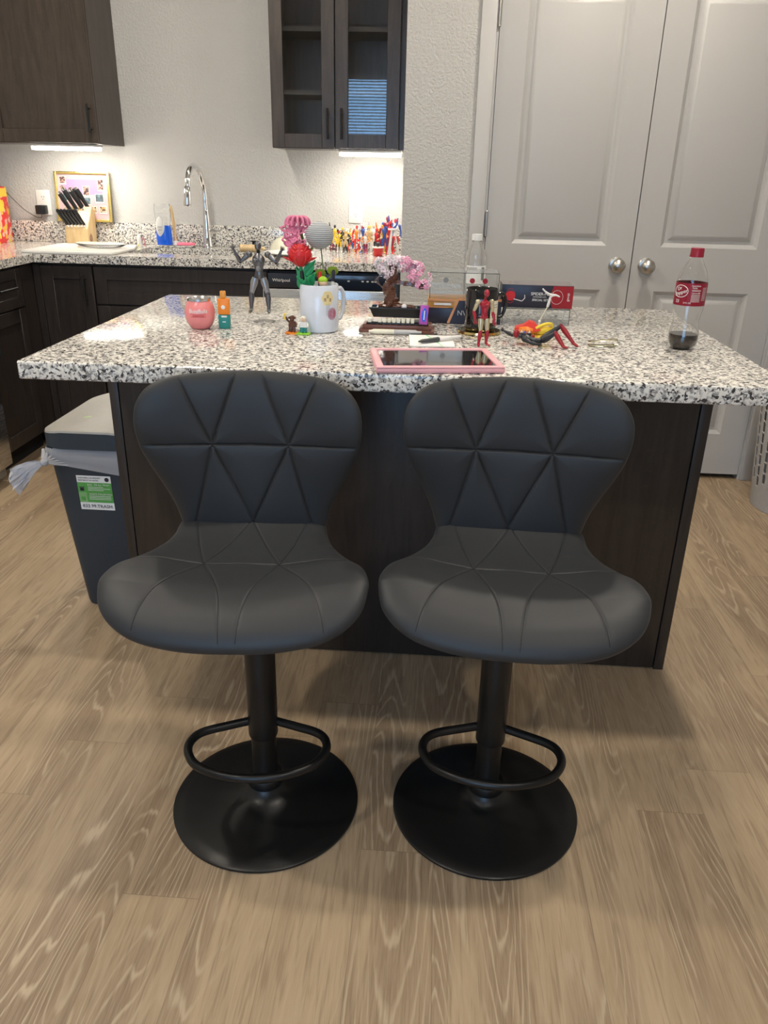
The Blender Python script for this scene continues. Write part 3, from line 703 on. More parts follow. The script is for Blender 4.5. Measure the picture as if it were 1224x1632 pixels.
# ------------------------------------------------------------------ toy figures
def limb(b, pts, rad, m, seg=12, flat=1): b.tube(pts, rad, m, seg, flat=flat)
def toy_figure(label, loc, H, J, col, rotz=0, group=None, detail=True, name='toy_figure', rot=None):
    """jointed toy figure. J: joints in units of height, x right, y back, z up, from the pelvis; col: body, arm, leg, shin, head"""
    V = lambda k: Vector(J[k])*H
    if detail:
        root = thing(name, label, 'toy figure', loc, rotz, group, rot)
    def torso(b):
        p, w_, c, n = V('pelvis'), V('waist'), V('chest'), V('neck')
        m = col['body']
        b.tube([p-(w_-p)*.35, p, p.lerp(w_, .5), w_, w_.lerp(c, .5), c, c.lerp(n, .45), n], [H*k for k in (.035, .064, .058, .052, .072, .092, .078, .026)], m, 18, flat=.68)
        b.tube([n, n.lerp(V('head'), .6)], H*.024, col.get('joint', m), 10)
        if detail:
            d = (c-w_).normalized(); f = Vector((0, -1, 0)) if abs(d.z) > .5 else Vector((0, 0, 1))
            for s in (-1, 1): b.ball(c+Vector((s*.036*H, 0, 0))+f*.052*H-d*.005*H, (.038*H, .020*H, .030*H), m, 12)
            b.ball(w_.lerp(c, .2)+f*.035*H, (.032*H, .02*H, .045*H), col.get('trim', m), 10)
            b.tube([p+Vector((-.066*H, 0, 0)), p+Vector((.066*H, 0, 0))], H*.03, col.get('joint', m), 12)
    def head(b):
        h = V('head'); b.ball(h, (.047*H, .055*H, .066*H), col['head'], 18)
        b.ball(h+Vector((0, -.022*H, -.022*H)), (.034*H, .038*H, .038*H), col.get('face', col['head']), 12)
    def arm(b, s):
        sh, el, hd = V('sh'+s), V('el'+s), V('hd'+s)
        b.ball(sh, H*.046, col['arm'], 12); limb(b, [sh, sh.lerp(el, .35), sh.lerp(el, .85), el], [H*.032, H*.037, H*.026, H*.024], col['arm'])
        b.ball(el, H*.026, col.get('joint', col['arm']), 10)
        limb(b, [el, el.lerp(hd, .3), el.lerp(hd, .8), hd], [H*.023, H*.032, H*.020, H*.019], col.get('fore', col['arm']))
        d = (hd-el).normalized()
        b.ball(hd+d*H*.022, (H*.022, H*.022, H*.024), col.get('hand', col['arm']), 10)
        if detail:
            a = d.orthogonal().normalized() if abs(d.y) > .9 else d.cross(Vector((0, 1, 0))).normalized()
            cv = Vector((0, -1, 0))
            for k in range(4):
                o = hd+d*H*.035+a*H*.012*(k-1.5)
                e1 = o+d*H*(.022-.004*abs(k-1.2))+a*H*.004*(k-1.5); e2 = e1+d*H*.010+cv*H*.012
                b.tube([o, e1, e2], [H*.0062, H*.0058, H*.004], col.get('hand', col['arm']), 8)
            o = hd+d*H*.018-a*H*.018; b.tube([o, o-a*H*.014+d*H*.012, o-a*H*.018+d*H*.026], [H*.007, H*.0062, H*.0045], col.get('hand', col['arm']), 8)
    def leg(b, s):
        hp, kn, an = V('hp'+s), V('kn'+s), V('an'+s); to = V('to'+s)
        limb(b, [hp, hp.lerp(kn, .3), hp.lerp(kn, .8), kn], [H*.044, H*.053, H*.036, H*.032], col['leg'], 14)
        b.ball(kn, H*.034, col.get('joint', col['leg']), 10)
        if detail: b.ball(kn+Vector((0, -.018*H, .004*H)), (.024*H, .018*H, .032*H), col['shin'], 10)
        limb(b, [kn, kn.lerp(an, .3), kn.lerp(an, .85), an], [H*.030, H*.042, H*.026, H*.026], col['shin'], 14)
        d = (to-an); limb(b, [an, an+d*.1, an+d*.6, to], [H*.026, H*.03, H*.027, H*.018], col.get('foot', col['shin']), 12, .75)
    if detail:
        b = MB(); torso(b); b.build('body', root); b = MB(); head(b); b.build('head', root)
        for s in 'LR': b = MB(); arm(b, s); b.build('arm', root); b = MB(); leg(b, s); b.build('leg', root)
        return root
    b = MB(); torso(b); head(b)
    for s in 'LR': arm(b, s); leg(b, s)
    return tag(b.build(name, loc=loc, rotz=rotz), label, 'toy figure', group)
def pose(**k):
    J = dict(pelvis=(0, 0, .50), waist=(0, 0, .59), chest=(0, 0, .73), neck=(0, 0, .82), head=(0, -.005, .915),
             shL=(-.125, 0, .775), elL=(-.165, 0, .62), hdL=(-.17, -.03, .49), shR=(.125, 0, .775), elR=(.165, 0, .62), hdR=(.17, -.03, .49),
             hpL=(-.055, 0, .49), knL=(-.075, -.01, .27), anL=(-.085, 0, .05), toL=(-.10, -.08, .02), hpR=(.055, 0, .49), knR=(.075, -.01, .27), anR=(.085, 0, .05), toR=(.10, -.08, .02))
    J.update(k); return J
# grey metal figure held up by a clear stand
gm = M['gun']
toy_figure('grey metallic jointed toy figure with both arms raised, left of the white mug', (-.452, 2.03, T+.022), .182,
    pose(shL=(-.13, 0, .80), elL=(-.25, -.02, .70), hdL=(-.33, -.05, .86), shR=(.13, 0, .80), elR=(.25, -.02, .70), hdR=(.33, -.05, .86),
         knL=(-.115, -.01, .28), anL=(-.13, 0, .06), toL=(-.135, -.07, .025), knR=(.115, -.01, .28), anR=(.12, 0, .06), toR=(.135, -.07, .025)),
    dict(body=gm, arm=gm, leg=P('pale_gunmetal', (.36, .36, .37), .3, .7), shin=gm, head=P('dark_metal', (.16, .16, .165), .35, .8), joint=M['black'], trim=M['grey'], hand=gm))
t = thing('display_stand', 'clear disc stand with a thin rod under the grey toy figure', 'stand', (-.447, 2.045, T+.0003))
b = MB(); b.lathe([(0, 0), (.028, 0), (.029, .0006), (.028, .0014), (0, .0016)], P('faint_acrylic', (.99, .99, 1), .02, trans=1, ior=1.06), (0, 0, 0), 40); b.build('base', t)
b = MB(); b.tube([(0, .006, .003), (0, .008, .06), (0, .008, .095)], .0016, M['acryl'], 10); b.build('rod', t)
# crimson figure in front of the black mug
toy_figure('dark red and champagne jointed toy figure standing in front of the black mug', (.108, 1.812, T+.0005), .128,
    pose(hdL=(-.17, -.05, .47), elL=(-.19, .01, .62), elR=(.16, .02, .60), hdR=(.19, -.03, .44), head=(.02, -.01, .925), knL=(-.05, -.02, .27), anL=(-.07, 0, .05), toL=(-.09, -.09, .02), anR=(.07, 0, .05), toR=(.12, -.07, .02)),
    dict(body=M['crim'], arm=M['tan'], fore=M['crim'], hand=M['crim'], leg=M['tan'], shin=M['crim'], head=M['crim'], joint=M['dred'], trim=M['crim'], foot=M['crim']), rotz=.25)
# lying figure
sd = P('toy_charcoal', (.018, .018, .022), .38)
toy_figure('black and dark red jointed toy figure lying on its back on the countertop', (.0, .0, 0), .15,
    dict(pelvis=(0, 0, .07), waist=(-.09, .02, .08), chest=(-.22, .05, .10), neck=(-.30, .07, .12), head=(-.37, .085, .155),
         shL=(-.25, -.06, .10), elL=(-.17, -.16, .07), hdL=(-.06, -.17, .05), shR=(-.27, .15, .12), elR=(-.42, .27, .10), hdR=(-.54, .40, .14),
         hpL=(.03, -.04, .08), knL=(.20, -.10, .22), anL=(.33, -.19, .03), toL=(.40, -.22, .02), hpR=(.02, .06, .08), knR=(.30, .06, .30), anR=(.50, -.06, .06), toR=(.57, -.10, .02)),
    dict(body=sd, arm=sd, leg=sd, shin=M['dred'], head=M['dred'], joint=sd, trim=M['dred'], foot=M['dred'], hand=sd), rotz=0, rot=(0, 0, 0)).location = (.243, 1.84, T+.001)

# ------------------------------------------------------------------ on the island
def ring_text(b, s, size, m, R, z, a0, c=(0, 0, 0), align='CENTER', prof=None):
    """lettering wrapped round an upright cylinder, centred on angle a0 (0 = towards -y)"""
    def fn(u, v, q):
        r = (prof(z+v) if prof else R)+.0002+q; a = a0+u/R
        return (c[0]+r*math.sin(a), c[1]-r*math.cos(a), c[2]+z+v)
    b.text(s, size, m, fn, align)
def ring_patch(b, m, R, z0, z1, a0, a1, n=16, prof=None, off=.0002, nz=6):
    rows = []
    for j in range(nz+1):
        z = z0+(z1-z0)*j/nz; r = (prof(z) if prof else R)+off
        rows.append([(r*math.sin(a0+(a1-a0)*k/n), -r*math.cos(a0+(a1-a0)*k/n), z) for k in range(n+1)])
    b.grid(rows, m)
# round pink drink can
canp = [(0, 0), (.020, 0), (.024, .002), (.031, .012), (.0355, .024), (.0368, .036), (.0355, .048), (.031, .060), (.0275, .066), (.0265, .068)]
cpf = lambda z: interp([(h, r) for r, h in canp[1:]], z)
t = thing('drink_can', 'round translucent pink drink ball with a silver can lid', 'drink', (-.579, 1.922, T+.0005))
b = MB(); b.lathe(canp+[(0, .068)], M['pinkcan'], (0, 0, 0), 48); bo = b.build('body', t)
b = MB(); b.lathe([(.0265, .066), (.0285, .067), (.0285, .0725), (.0265, .074), (.0245, .071), (0, .0705)], P('can_lid', (.72, .72, .73), .22, 1), (0, 0, 0), 40, cap=False)
b.box(-.006, .006, -.012, .010, .0712, .0722, M['chrome'], .0004); b.build('lid', t)
b = MB(); ring_text(b, 'BuzzBallz', .0125, M['white'], .0365, .045, .16, prof=cpf); ring_patch(b, M['red'], .036, .0315, .0325, -.35, .66, prof=cpf, nz=1); ring_patch(b, M['red'], .036, .037, .0378, -.35, .66, prof=cpf, nz=1)
ring_text(b, 'COCKTAILS', .005, M['red'], .0366, .0347, .16, prof=cpf); b.build('lettering', bo)
# orange to green vape box
t = thing('vape_device', 'small upright orange and green vape device beside the pink drink ball', 'vape', (-.520, 1.928, T+.0005), .1)
b = MB(); b.box(-.014, .014, -.009, .009, 0, .034, M['teal'], .002); b.box(-.014, .014, -.009, .009, .0342, .072, M['orange'], .002); b.build('body', t)
b = MB(); b.box(-.008, .006, -.006, .006, .0722, .090, P('amber', (.85, .38, .06), .15, trans=.3), .0025); b.build('mouthpiece', t)
b = MB(); b.ball((-.001, -.0092, .052), (.005, .0006, .005), M['white'], 12); b.box(-.006, .007, -.0096, -.009, .028, .032, M['white']); b.box(-.004, .004, -.0096, -.009, .016, .018, M['white']); b.build('print', t)
# two minifigures
def minifig(label, x, y, base, legs, torso, arms, head, hair, ears):
    t = thing('toy_minifigure', label, 'toy figure', (x, y, T+.0005), -.1, 'two tiny brick figures before the mug')
    b = MB(); b.box(-.016, .016, -.010, .010, 0, .0035, base, .0008)
    for dx in (-.012, -.004, .004, .012):
        for dy in (-.005, .005): b.lathe([(0, .0035), (.0024, .0035), (.0024, .005), (0, .005)], base, (dx, dy, 0), 12)
    b.build('base_plate', t)
    for s in (-1, 1): b = MB(); b.box(s*.0042-.0038, s*.0042+.0038, -.004, .004, .0052, .0165, legs, .0008); b.box(s*.0042-.0038, s*.0042+.0038, -.007, .003, .0052, .008, legs, .0006); b.build('leg', t)
    b = MB(); b.prism([(-.0085, -.004, .0168), (.0085, -.004, .0168), (.0065, -.004, .030), (-.0065, -.004, .030)], (0, .008, 0), torso); b.build('torso', t)
    for s, up in ((-1, ears), (1, False)):
        b = MB(); b.tube([(s*.0075, 0, .028), (s*.0105, -.001, .024 if not up else .031), (s*.0115, -.006, .020 if not up else .037)], .0026, arms, 10); b.ball((s*.0115, -.007, .020 if not up else .039), .0028, arms, 8); b.build('arm', t)
    b = MB(); b.lathe([(0, .0305), (.0045, .0305), (.0055, .032), (.0055, .038), (.0045, .0398), (0, .040)], head, (0, 0, 0), 20); b.build('head', t)
    b = MB(); b.ball((0, .001, .0385), (.0066, .0066, .005), hair, 14)
    if ears:
        for s in (-1, 1): b.lathe([(0, -.0012), (.0028, -.0012), (.0028, .0012), (0, .0012)], hair, (s*.0068, 0, .0375), 12, 'Y')
    b.build('ears' if ears else 'hair', t)
    if ears: b = MB(); b.tube(cr([(-.0150, -.006, .034), (-.018, -.007, .040), (-.0165, -.007, .046), (-.012, -.007, .048)], 4), .0018, M['yellow'], 8); b.build('banana', t)
minifig('tiny brown monkey brick figure holding a banana, before the white mug', -.345, 1.888, M['orange'], M['brown'], M['brown'], M['brown'], M['brown'], M['brown'], True)
minifig('tiny pale-haired brick figure in a white and black top, against the white mug', -.317, 1.884, P('lime_plastic', (.30, .65, .05), .35), M['teal'], M['white'], M['white'], M['skin'], M['cream'], False)
# white mug
MR, MH = .047, .112
mx, my = -.287, 1.944
t = thing('mug', 'tall white printed mug holding flowers and pens', 'mug', (mx, my, T+.0005))
b = MB(); b.lathe([(0, 0), (.043, 0), (.046, .002), (MR, .006), (MR, MH-.002), (MR-.0015, MH), (MR-.003, MH-.002), (MR-.004, .008), (0, .007)], M['ceramic'], (0, 0, 0), 64); bo = b.build('body', t)
b = MB(); pts = cr([(.034, .030, .092), (.046, .044, .097), (.053, .053, .080), (.052, .052, .045), (.044, .042, .024), (.034, .030, .028)], 6); b.tube(pts, .0052, M['ceramic'], 14); b.build('handle', t)
b = MB()
for k in range(6):
    a = k*PI/3; ca, cz = .60+math.cos(a)*.17, .083+math.sin(a)*.0095
    rows = [[((MR+.0003)*math.sin(ca+.17*q*math.cos(w_)/1), -(MR+.0003)*math.cos(ca+.17*q*math.cos(w_)), cz+.0085*q*math.sin(w_)) for w_ in [2*PI*j/14 for j in range(14)]] for q in (.02, 1)]
    b.grid(rows, M['sage'], True, True, False)
for a0, z0, m_ in ((.45, .080, M['walnut']), (.60, .087, M['walnut']), (.74, .079, M['walnut'])):
    pts = [((MR+.0006)*math.sin(a0+.05*math.cos(q)), -(MR+.0006)*math.cos(a0+.05*math.cos(q)), z0+.004*math.sin(2*q)) for q in [j*PI/8 for j in range(17)]]
    b.tube(pts, .0004, m_, 6)
for a0 in (.52, .60, .68): b.tube([((MR+.0004)*math.sin(a0), -(MR+.0004)*math.cos(a0), z) for z in (.070, .055, .042)], .0003, M['grey'], 5)
for q in (1, .75, .5, .25):
    b.tube([((MR+.0005)*math.sin(.86+.26*q*math.cos(w_)), -(MR+.0005)*math.cos(.86+.26*q*math.cos(w_)), .046+.014*q*math.sin(w_)) for w_ in [2*PI*j/20 for j in range(20)]], .0011 if q < 1 else .0006, P('print_rose', (.50, .16, .22), .4), 6, closed=True)
b.build('print', bo)
zr = T+.0005
def inmug(name, label, cat, parts, dx, dy, zb=.009):
    t = thing(name, label, cat, (mx+dx, my+dy, zr+zb))
    return t
# red rose with green stem leaves (brick-built look)
t = thing('toy_rose', 'red plastic brick rose with green leaves, in the white mug', 'flower', (mx-.016, my-.004, zr+.010))
b = MB(); b.tube(cr([(.0, 0, 0), (-.012, 0, .06), (-.022, 0, .115), (-.028, -.002, .150)], 5), .0035, M['green'], 10); b.build('stem', t)
rc = Vector((-.028, -.003, .172)); b = MB()
for k in range(4):
    n = (3, 4, 5, 6)[k]; R_ = (.008, .0150, .0215, .0275)[k]; top = (.021, .021, .018, .010)[k]
    for j in range(n):
        a = 2*PI*j/n+k*.6; rows = []
        for u in range(8):
            fu = u/7; rr = R_*(.30+.70*math.sin(min(1, fu*1.5)*PI/2))*(1-.10*max(0, fu-.7)/.3+(.05*max(0, fu-.86)/.14 if k > 1 else 0)); zz = -.030+fu*(top+.030)
            rows.append([rc+Vector((rr*math.cos(a+(q-.5)*2*PI/n*1.3), rr*math.sin(a+(q-.5)*2*PI/n*1.3), zz-.030*abs(q-.5)**2*fu)) for q in [i_/8 for i_ in range(9)]])
        b.grid(rows, M['red'])
b.ball(rc, (.006, .006, .016), M['red'], 12)
for a in (-2.6, -.4):
    rows = [[rc+Vector((math.cos(a+s*.35)*(.012+.026*f), math.sin(a+s*.35)*(.012+.02*f), -.018-.004*f+.012*f*f)) for s in (-1, -.3, .3, 1)] for f in (0, .4, .8, 1.1)]
    b.grid(rows, M['red'])
o = b.build('petals', t); md = o.modifiers.new('s', 'SOLIDIFY'); md.thickness = .0016
for a, L_, zz in ((-.6, .05, .09), (-2.2, .045, .085), (2.7, .038, .11), (.3, .045, .12), (-1.4, .055, .075)):
    b = MB(); o0 = Vector((-.016-.1*(zz-.09), 0, zz)); d = Vector((math.cos(a)*.6, math.sin(a)*.5, .75)).normalized(); sd_ = d.cross(Vector((0, 1, .2))).normalized()
    b.grid([[o0+d*L_*f+sd_*wd*L_*.26*math.sin(min(1, f+.12)*PI*.95)+Vector((0, -.004*abs(wd), 0)) for wd in (-1, 0, 1)] for f in [k/6 for k in range(7)]], M['green'])
    o = b.build('leaf', t); md = o.modifiers.new('s', 'SOLIDIFY'); md.thickness = .001
# pink chenille hyacinth
t = thing('chenille_flower', 'pink fuzzy chenille flower spray rising behind the red rose', 'flower', (mx-.010, my+.018, zr+.010))
b = MB(); b.tube(cr([(0, 0, 0), (-.012, 0, .08), (-.020, 0, .15), (-.034, .0, .215), (-.043, 0, .24)], 5), .0035, P('moss_green', (.16, .22, .05), .9), 10); b.tube(cr([(-.022, 0, .16), (-.004, 0, .19), (-.004, -.002, .21)], 4), .0025, P('moss_green', (.16, .22, .05), .9), 8); b.build('stem', t)
R2 = random.Random(3); b = MB()
for (cx_, cz_) in ((-.050, .176), (-.034, .188), (-.064, .200), (-.044, .206), (-.066, .222), (-.030, .226), (-.050, .226), (-.006, .206), (-.058, .188)):
    c0 = Vector((cx_, R2.uniform(-.016, -.002), cz_)); ax = Vector((R2.uniform(-.5, .5), -1, R2.uniform(-.1, .5))).normalized(); uu = ax.orthogonal().normalized(); vv = ax.cross(uu)
    for j in range(5):
        a = 2*PI*j/5+R2.random(); d = (uu*math.cos(a)+vv*math.sin(a)+ax*.35).normalized(); s_ = d.cross(ax).normalized(); L_ = .0165
        b.tube(cr([c0, c0+d*L_*.5+s_*.0052, c0+d*L_, c0+d*L_*.5-s_*.0052, c0], 4), .0024, M['pinkyarn'], 7)
for rr_, zz_, nn_ in ((.027, .249, 13), (.018, .252, 9)):
    for k in range(nn_):
        a = 2*PI*k/nn_; c0 = Vector((-.042, 0, .240)); d = Vector((math.cos(a), math.sin(a)*.7, 0)); b.tube(cr([c0, c0+d*rr_*.5+Vector((0, 0, .012)), c0+d*rr_+Vector((0, 0, .006)), c0+d*rr_*1.12+Vector((0, 0, -.008))], 4), .0026, M['pinkyarn'], 7)
b.build('petals', t)
# crocheted ball on a stick
t = thing('crochet_ball', 'grey-white crocheted ball on a thin green stick, in the white mug', 'decoration', (mx+.016, my+.006, zr+.010))
b = MB(); b.tube([(0, 0, 0), (-.003, 0, .10), (-.012, 0, .195)], .0014, P('stick_green', (.12, .18, .07), .8), 8); b.build('stick', t)
b = MB(); b.ball((-.014, 0, .212), (.0335, .031, .031), M['yarn'], 36); b.build('ball', t)
for sx, sz in ((-.013, .125), (.017, .132)):
    b = MB()
    for q in range(4):
        r_ = .012-.003*q
        b.tube([(sx*(1)+r_*math.cos(w_), -.002-q*.001, sz+r_*.7*math.sin(w_)) for w_ in [2*PI*j/18 for j in range(18)]], .0021, M['lime'], 8, closed=True)
    b.tube([(0, 0, .105), (sx*.5, 0, .115), (sx, 0, .125)], .002, M['lime'], 8); b.build('leaf', t)
# pens
def pen(name, label, dx, dy, top, r, m1, m2, cat='pen', tip=.02):
    t = thing(name, label, cat, (mx+dx, my+dy, zr+.010)); e = Vector(top)
    b = MB(); b.tube([(0, 0, 0), e*.8], r, m1, 14); b.build('barrel', t)
    b = MB(); b.tube([e*.8, e*.97, e], [r*1.1, r*1.05, r*.6], m2, 14); b.build('cap', t)
pen('marker_pen', 'dark thick marker pen at the left rim of the white mug', -.030, -.008, (-.010, -.002, .132), .0042, M['navyp'], M['black'])
pen('pen', 'black pen with a red cap in the white mug', .002, -.018, (.003, 0, .132), .0035, M['black'], M['red'])
pen('pen', 'navy pen with a white clip at the right rim of the white mug', .026, -.006, (.011, 0, .136), .0036, M['white'], M['navyp'])
pen('pencil', 'tan pencil leaning in the white mug behind the rose leaves', -.018, .004, (-.004, 0, .115), .0034, M['skin'], M['skin'], 'pencil')
t = thing('pen_topper', 'lime-green capped round pen topper inside the white mug', 'pen topper', (mx+.013, my-.02, zr+.010))
b = MB(); b.tube([(0, 0, 0), (0, 0, .098)], .003, M['white'], 10); b.build('stick', t)
b = MB(); b.ball((0, 0, .105), (.010, .009, .009), M['skin'], 16); b.build('ball', t)
b = MB(); b.ball((-.001, .002, .1125), (.0115, .0105, .009), P('lime_cap', (.38, .62, .04), .5), 16); b.build('cap', t)

# brick-built cherry bonsai
t = thing('brick_bonsai', 'pink-blossomed brick-built bonsai tree in a black pot', 'bonsai', (-.098, 1.985, T+.0335))
b = MB(); pts = [(-.066, -.022), (.066, -.022), (.066, .022), (-.066, .022)]
b.grid([[(x*s, y*s, z) for x, y in pts] for s, z in ((.86, 0), (.88, .002), (1, .020), (1.03, .021), (1.03, .024), (.95, .024), (.93, .019))], M['black'], True, True, True); b.build('pot', t)
b = MB(); b.box(-.05, .05, -.016, .016, .0192, .0235, M['black'])
R2 = random.Random(5)
tr = cr([(-.012, 0, .020), (-.016, 0, .045), (-.022, .002, .07), (-.010, 0, .095), (-.013, 0, .120), (-.010, 0, .128)], 4)
b2 = MB()
for k, p in enumerate(tr):
    w_ = .017-.0006*k; a = .2*math.sin(k); vs = b2.box(-w_, w_, -w_*.8, w_*.8, -.006, .006, M['brown'], .0008, 1)
    for v in vs: v.co = Matrix.Rotation(a, 3, 'Y') @ Matrix.Rotation(k*.35, 3, 'Z') @ v.co+p
br = cr([(-.010, 0, .085), (.020, -.002, .080), (.045, -.004, .078), (.062, -.004, .072)], 4)
for k, p in enumerate(br):
    vs = b2.box(-.006, .006, -.005, .005, -.0045, .0045, M['brown'], .0006, 1)
    for v in vs: v.co = Matrix.Rotation(.3*math.sin(k*2), 3, 'X') @ v.co+p
for s in (-1, 1): b2.tube(cr([(-.012, 0, .024), (-.03*s-.006, -.008, .026), (-.045*s, -.012, .024)], 4), [.007]*4+[.005]*4+[.003], M['brown'], 8)
b2.build('trunk', t)
b.ball((.018, -.012, .026), (.007, .006, .007), M['white'], 12); b.ball((.032, -.010, .025), (.009, .006, .006), M['brown'], 10); b.build('soil', t)
def blossoms(nm, m1, m2, n, cs):
    b = MB()
    for k in range(n):
        c0, rr = cs[R2.randrange(len(cs))]; d = Vector((R2.gauss(0, 1), R2.gauss(0, 1), R2.gauss(0, 1))).normalized()
        p = Vector(c0)+Vector((d.x*rr[0], d.y*rr[1], d.z*rr[2]))*R2.uniform(.6, 1); ax = (d+Vector((0, -.4, 0))).normalized(); u = ax.orthogonal().normalized(); v = ax.cross(u); m_ = m1 if R2.random() < .62 else m2
        for j in range(5):
            a = 2*PI*j/5; e = p+(u*math.cos(a)+v*math.sin(a))*.0048; q = ax.to_track_quat('Z', 'Y').to_matrix()
            b.ball(e, (.0031, .0031, .0013), m_, 6, q)
        b.tube([p, p+ax*.002], .0011, m2, 6)
    o = b.build(nm, t); return o
blossoms('blossoms', M['blossom2'], M['lgrey'], 75, [((-.030, 0, .112), (.024, .022, .022)), ((-.012, 0, .133), (.026, .022, .014)), ((-.038, 0, .125), (.02, .02, .016))])['label'] = 'pale pink blossoms on the left side'
blossoms('blossoms', M['blossom'], M['blossom2'], 135, [((.030, -.002, .118), (.034, .024, .016)), ((.055, -.002, .098), (.034, .024, .020)), ((.012, 0, .130), (.026, .022, .014)), ((.060, -.004, .078), (.020, .016, .012))])['label'] = 'deeper pink blossoms on the right side'
b = MB()
for k in range(3): b.tube(cr([(-.03+.01*k, -.005, .06), (-.048-.004*k, -.006, .085), (-.040+.012*k, -.004, .110)], 4), .0008, M['brown'], 5)
b.build('twigs', t)
# its brick base with cream tiles
t = thing('brick_stand', 'dark brown brick stand with a row of cream tiles under the bonsai', 'stand', (-.096, 1.975, T+.0005))
b = MB(); b.box(-.093, .093, -.038, .036, 0, .007, M['dbrown'], .0008); b.box(-.084, .086, -.034, .034, .0072, .0175, M['dbrown'], .0008); b.box(-.075, .078, -.028, .034, .0177, .0225, M['black'], .0008)
for k in range(11): b.lathe([(0, .0175), (.0024, .0175), (.0024, .0192), (0, .0192)], M['dbrown'], (-.079+.0158*k, -.031, 0), 10)
b.build('base', t)
for k in range(8):
    b = MB(); b.box(-.046+k*.0115, -.0375+k*.0115, -.0275, -.012, .0227, .0325, M['cream'], .0008, 1); b.build('tile', t)
b = MB(); b.box(-.072, -.062, -.0275, -.012, .0227, .0325, M['cream'], .0008, 1); b.build('tile', t)
t = thing('gum_packet', 'small upright pink and purple gum packet with a blue oval, right of the bonsai pot', 'gum packet', (-.031, 1.940, T+.0233), .12, rot=(0, .06, .12))
b = MB(); b.box(-.0105, .0095, -.004, .004, 0, .046, M['purple'], .0012); bo = b.build('body', t)
b = MB(); b.ball((0, -.0042, .023), (.0062, .0006, .017), M['blue'], 18); b.box(-.0012, .0012, -.0052, -.0046, .012, .034, M['white']); b.build('print', bo)
# highlighter / marker lying in front
t = thing('marker', 'cream and clear-grey capped marker lying before the bonsai stand', 'marker', (-.080, 1.917, T+.0072), .02)
b = MB(); b.tube([(-.082, 0, 0), (-.074, 0, 0), (-.070, 0, 0), (-.02, 0, 0)], [.003, .004, .0062, .0062], M['cream'], 16); b.build('cap', t)
b = MB(); b.tube([(-.0195, 0, 0), (.032, 0, 0), (.036, 0, 0), (.046, 0, 0)], [.0062, .0062, .004, .0036], M['lgrey'], 16); b.build('barrel', t)
t = thing('pencil', 'thin dark pencil lying beside the cream marker', 'pencil', (-.010, 1.909, T+.0033), .03)
b = MB(); b.tube([(-.05, 0, 0), (.035, 0, 0), (.045, 0, 0)], [.0028, .0028, .0005], M['black'], 6); b.build('body', t)
# note pad and pen
t = thing('notepad', 'white notepad with a green line, behind the pink-framed tablet', 'notepad', (-.008, 1.845, T+.0005), .06)
b = MB(); b.box(-.052, .050, -.066, .062, 0, .004, M['paper'], .0005); b.build('pages', t)
b = MB(); b.prism([(-.012, .061, .0043), (-.009, .061, .0043), (.022, -.065, .0043), (.019, -.065, .0043)], (0, 0, .0002), P('green_ink', (.2, .7, .25), .5)); b.build('green_line', t)
t = thing('pen', 'white pen with a dark grey cap lying across the notepad', 'pen', (.008, 1.826, T+.0105), math.radians(38))
b = MB(); b.tube([(.0, 0, 0), (.058, 0, 0), (.066, 0, 0)], [.0045, .0045, .003], M['white'], 14); b.build('barrel', t)
b = MB(); b.tube([(-.058, 0, 0), (-.048, 0, 0), (-.001, 0, 0), (.0005, 0, 0)], [.0015, .0045, .0056, .005], P('cap_grey', (.06, .065, .065), .4), 14); b.build('cap', t)
# tablet
t = thing('tablet', 'tablet with a dark glossy screen in a pink bumper case', 'tablet', (.001, 1.614, T+.0005), math.radians(9))
b = MB(); b.box(-.128, .128, -.090, .090, 0, .011, M['pink'], .004, 3); b.box(-.128, .128, -.090, -.078, .009, .0145, M['pink'], .003); b.box(-.128, .128, .078, .090, .009, .0145, M['pink'], .003); b.box(-.128, -.113, -.079, .079, .009, .0145, M['pink'], .003); b.box(.113, .128, -.079, .079, .009, .0145, M['pink'], .003); b.build('case', t)
b = MB(); b.box(-.1125, .1125, -.0775, .0775, .0112, .0122, M['screen']); b.build('screen', t)
# black mug on a gold coaster
t = thing('coaster', 'round gold-rimmed coaster under the black mug', 'coaster', (.108, 1.985, T+.0003))
b = MB(); b.lathe([(0, 0), (.052, 0), (.054, .002), (.053, .007), (0, .007)], P('polished_gold', (.80, .62, .25), .18, 1), (0, 0, 0), 48); b.build('disc', t)
t = thing('mug', 'glossy black mug with a cream label, behind the dark red toy figure', 'mug', (.110, 1.985, T+.0078))
b = MB(); b.lathe([(0, 0), (.035, 0), (.038, .003), (.0395, .01), (.0405, .098), (.039, .100), (.0375, .098), (.0365, .006), (0, .005)], M['blackg'], (0, 0, 0), 56); bo = b.build('body', t)
b = MB(); pr_ = lambda z: .0395+.001*(z-.01)/.09
ring_patch(b, M['cream'], .04, .022, .074, .55, 1.35, prof=pr_, off=.0003)
for z in (.034, .040, .058, .064): ring_patch(b, M['grey'], .04, z, z+.0012, .62, 1.25, prof=pr_, off=.0006, nz=1)
ring_patch(b, M['dred'], .04, .022, .030, .75, 1.1, prof=pr_, off=.0006, nz=1); b.build('label_print', bo)
b = MB(); b.tube(cr([(.030, .022, .080), (.055, .036, .082), (.062, .040, .055), (.052, .034, .028), (.030, .022, .028)], 6), .0045, M['blackg'], 12); b.build('handle', t)
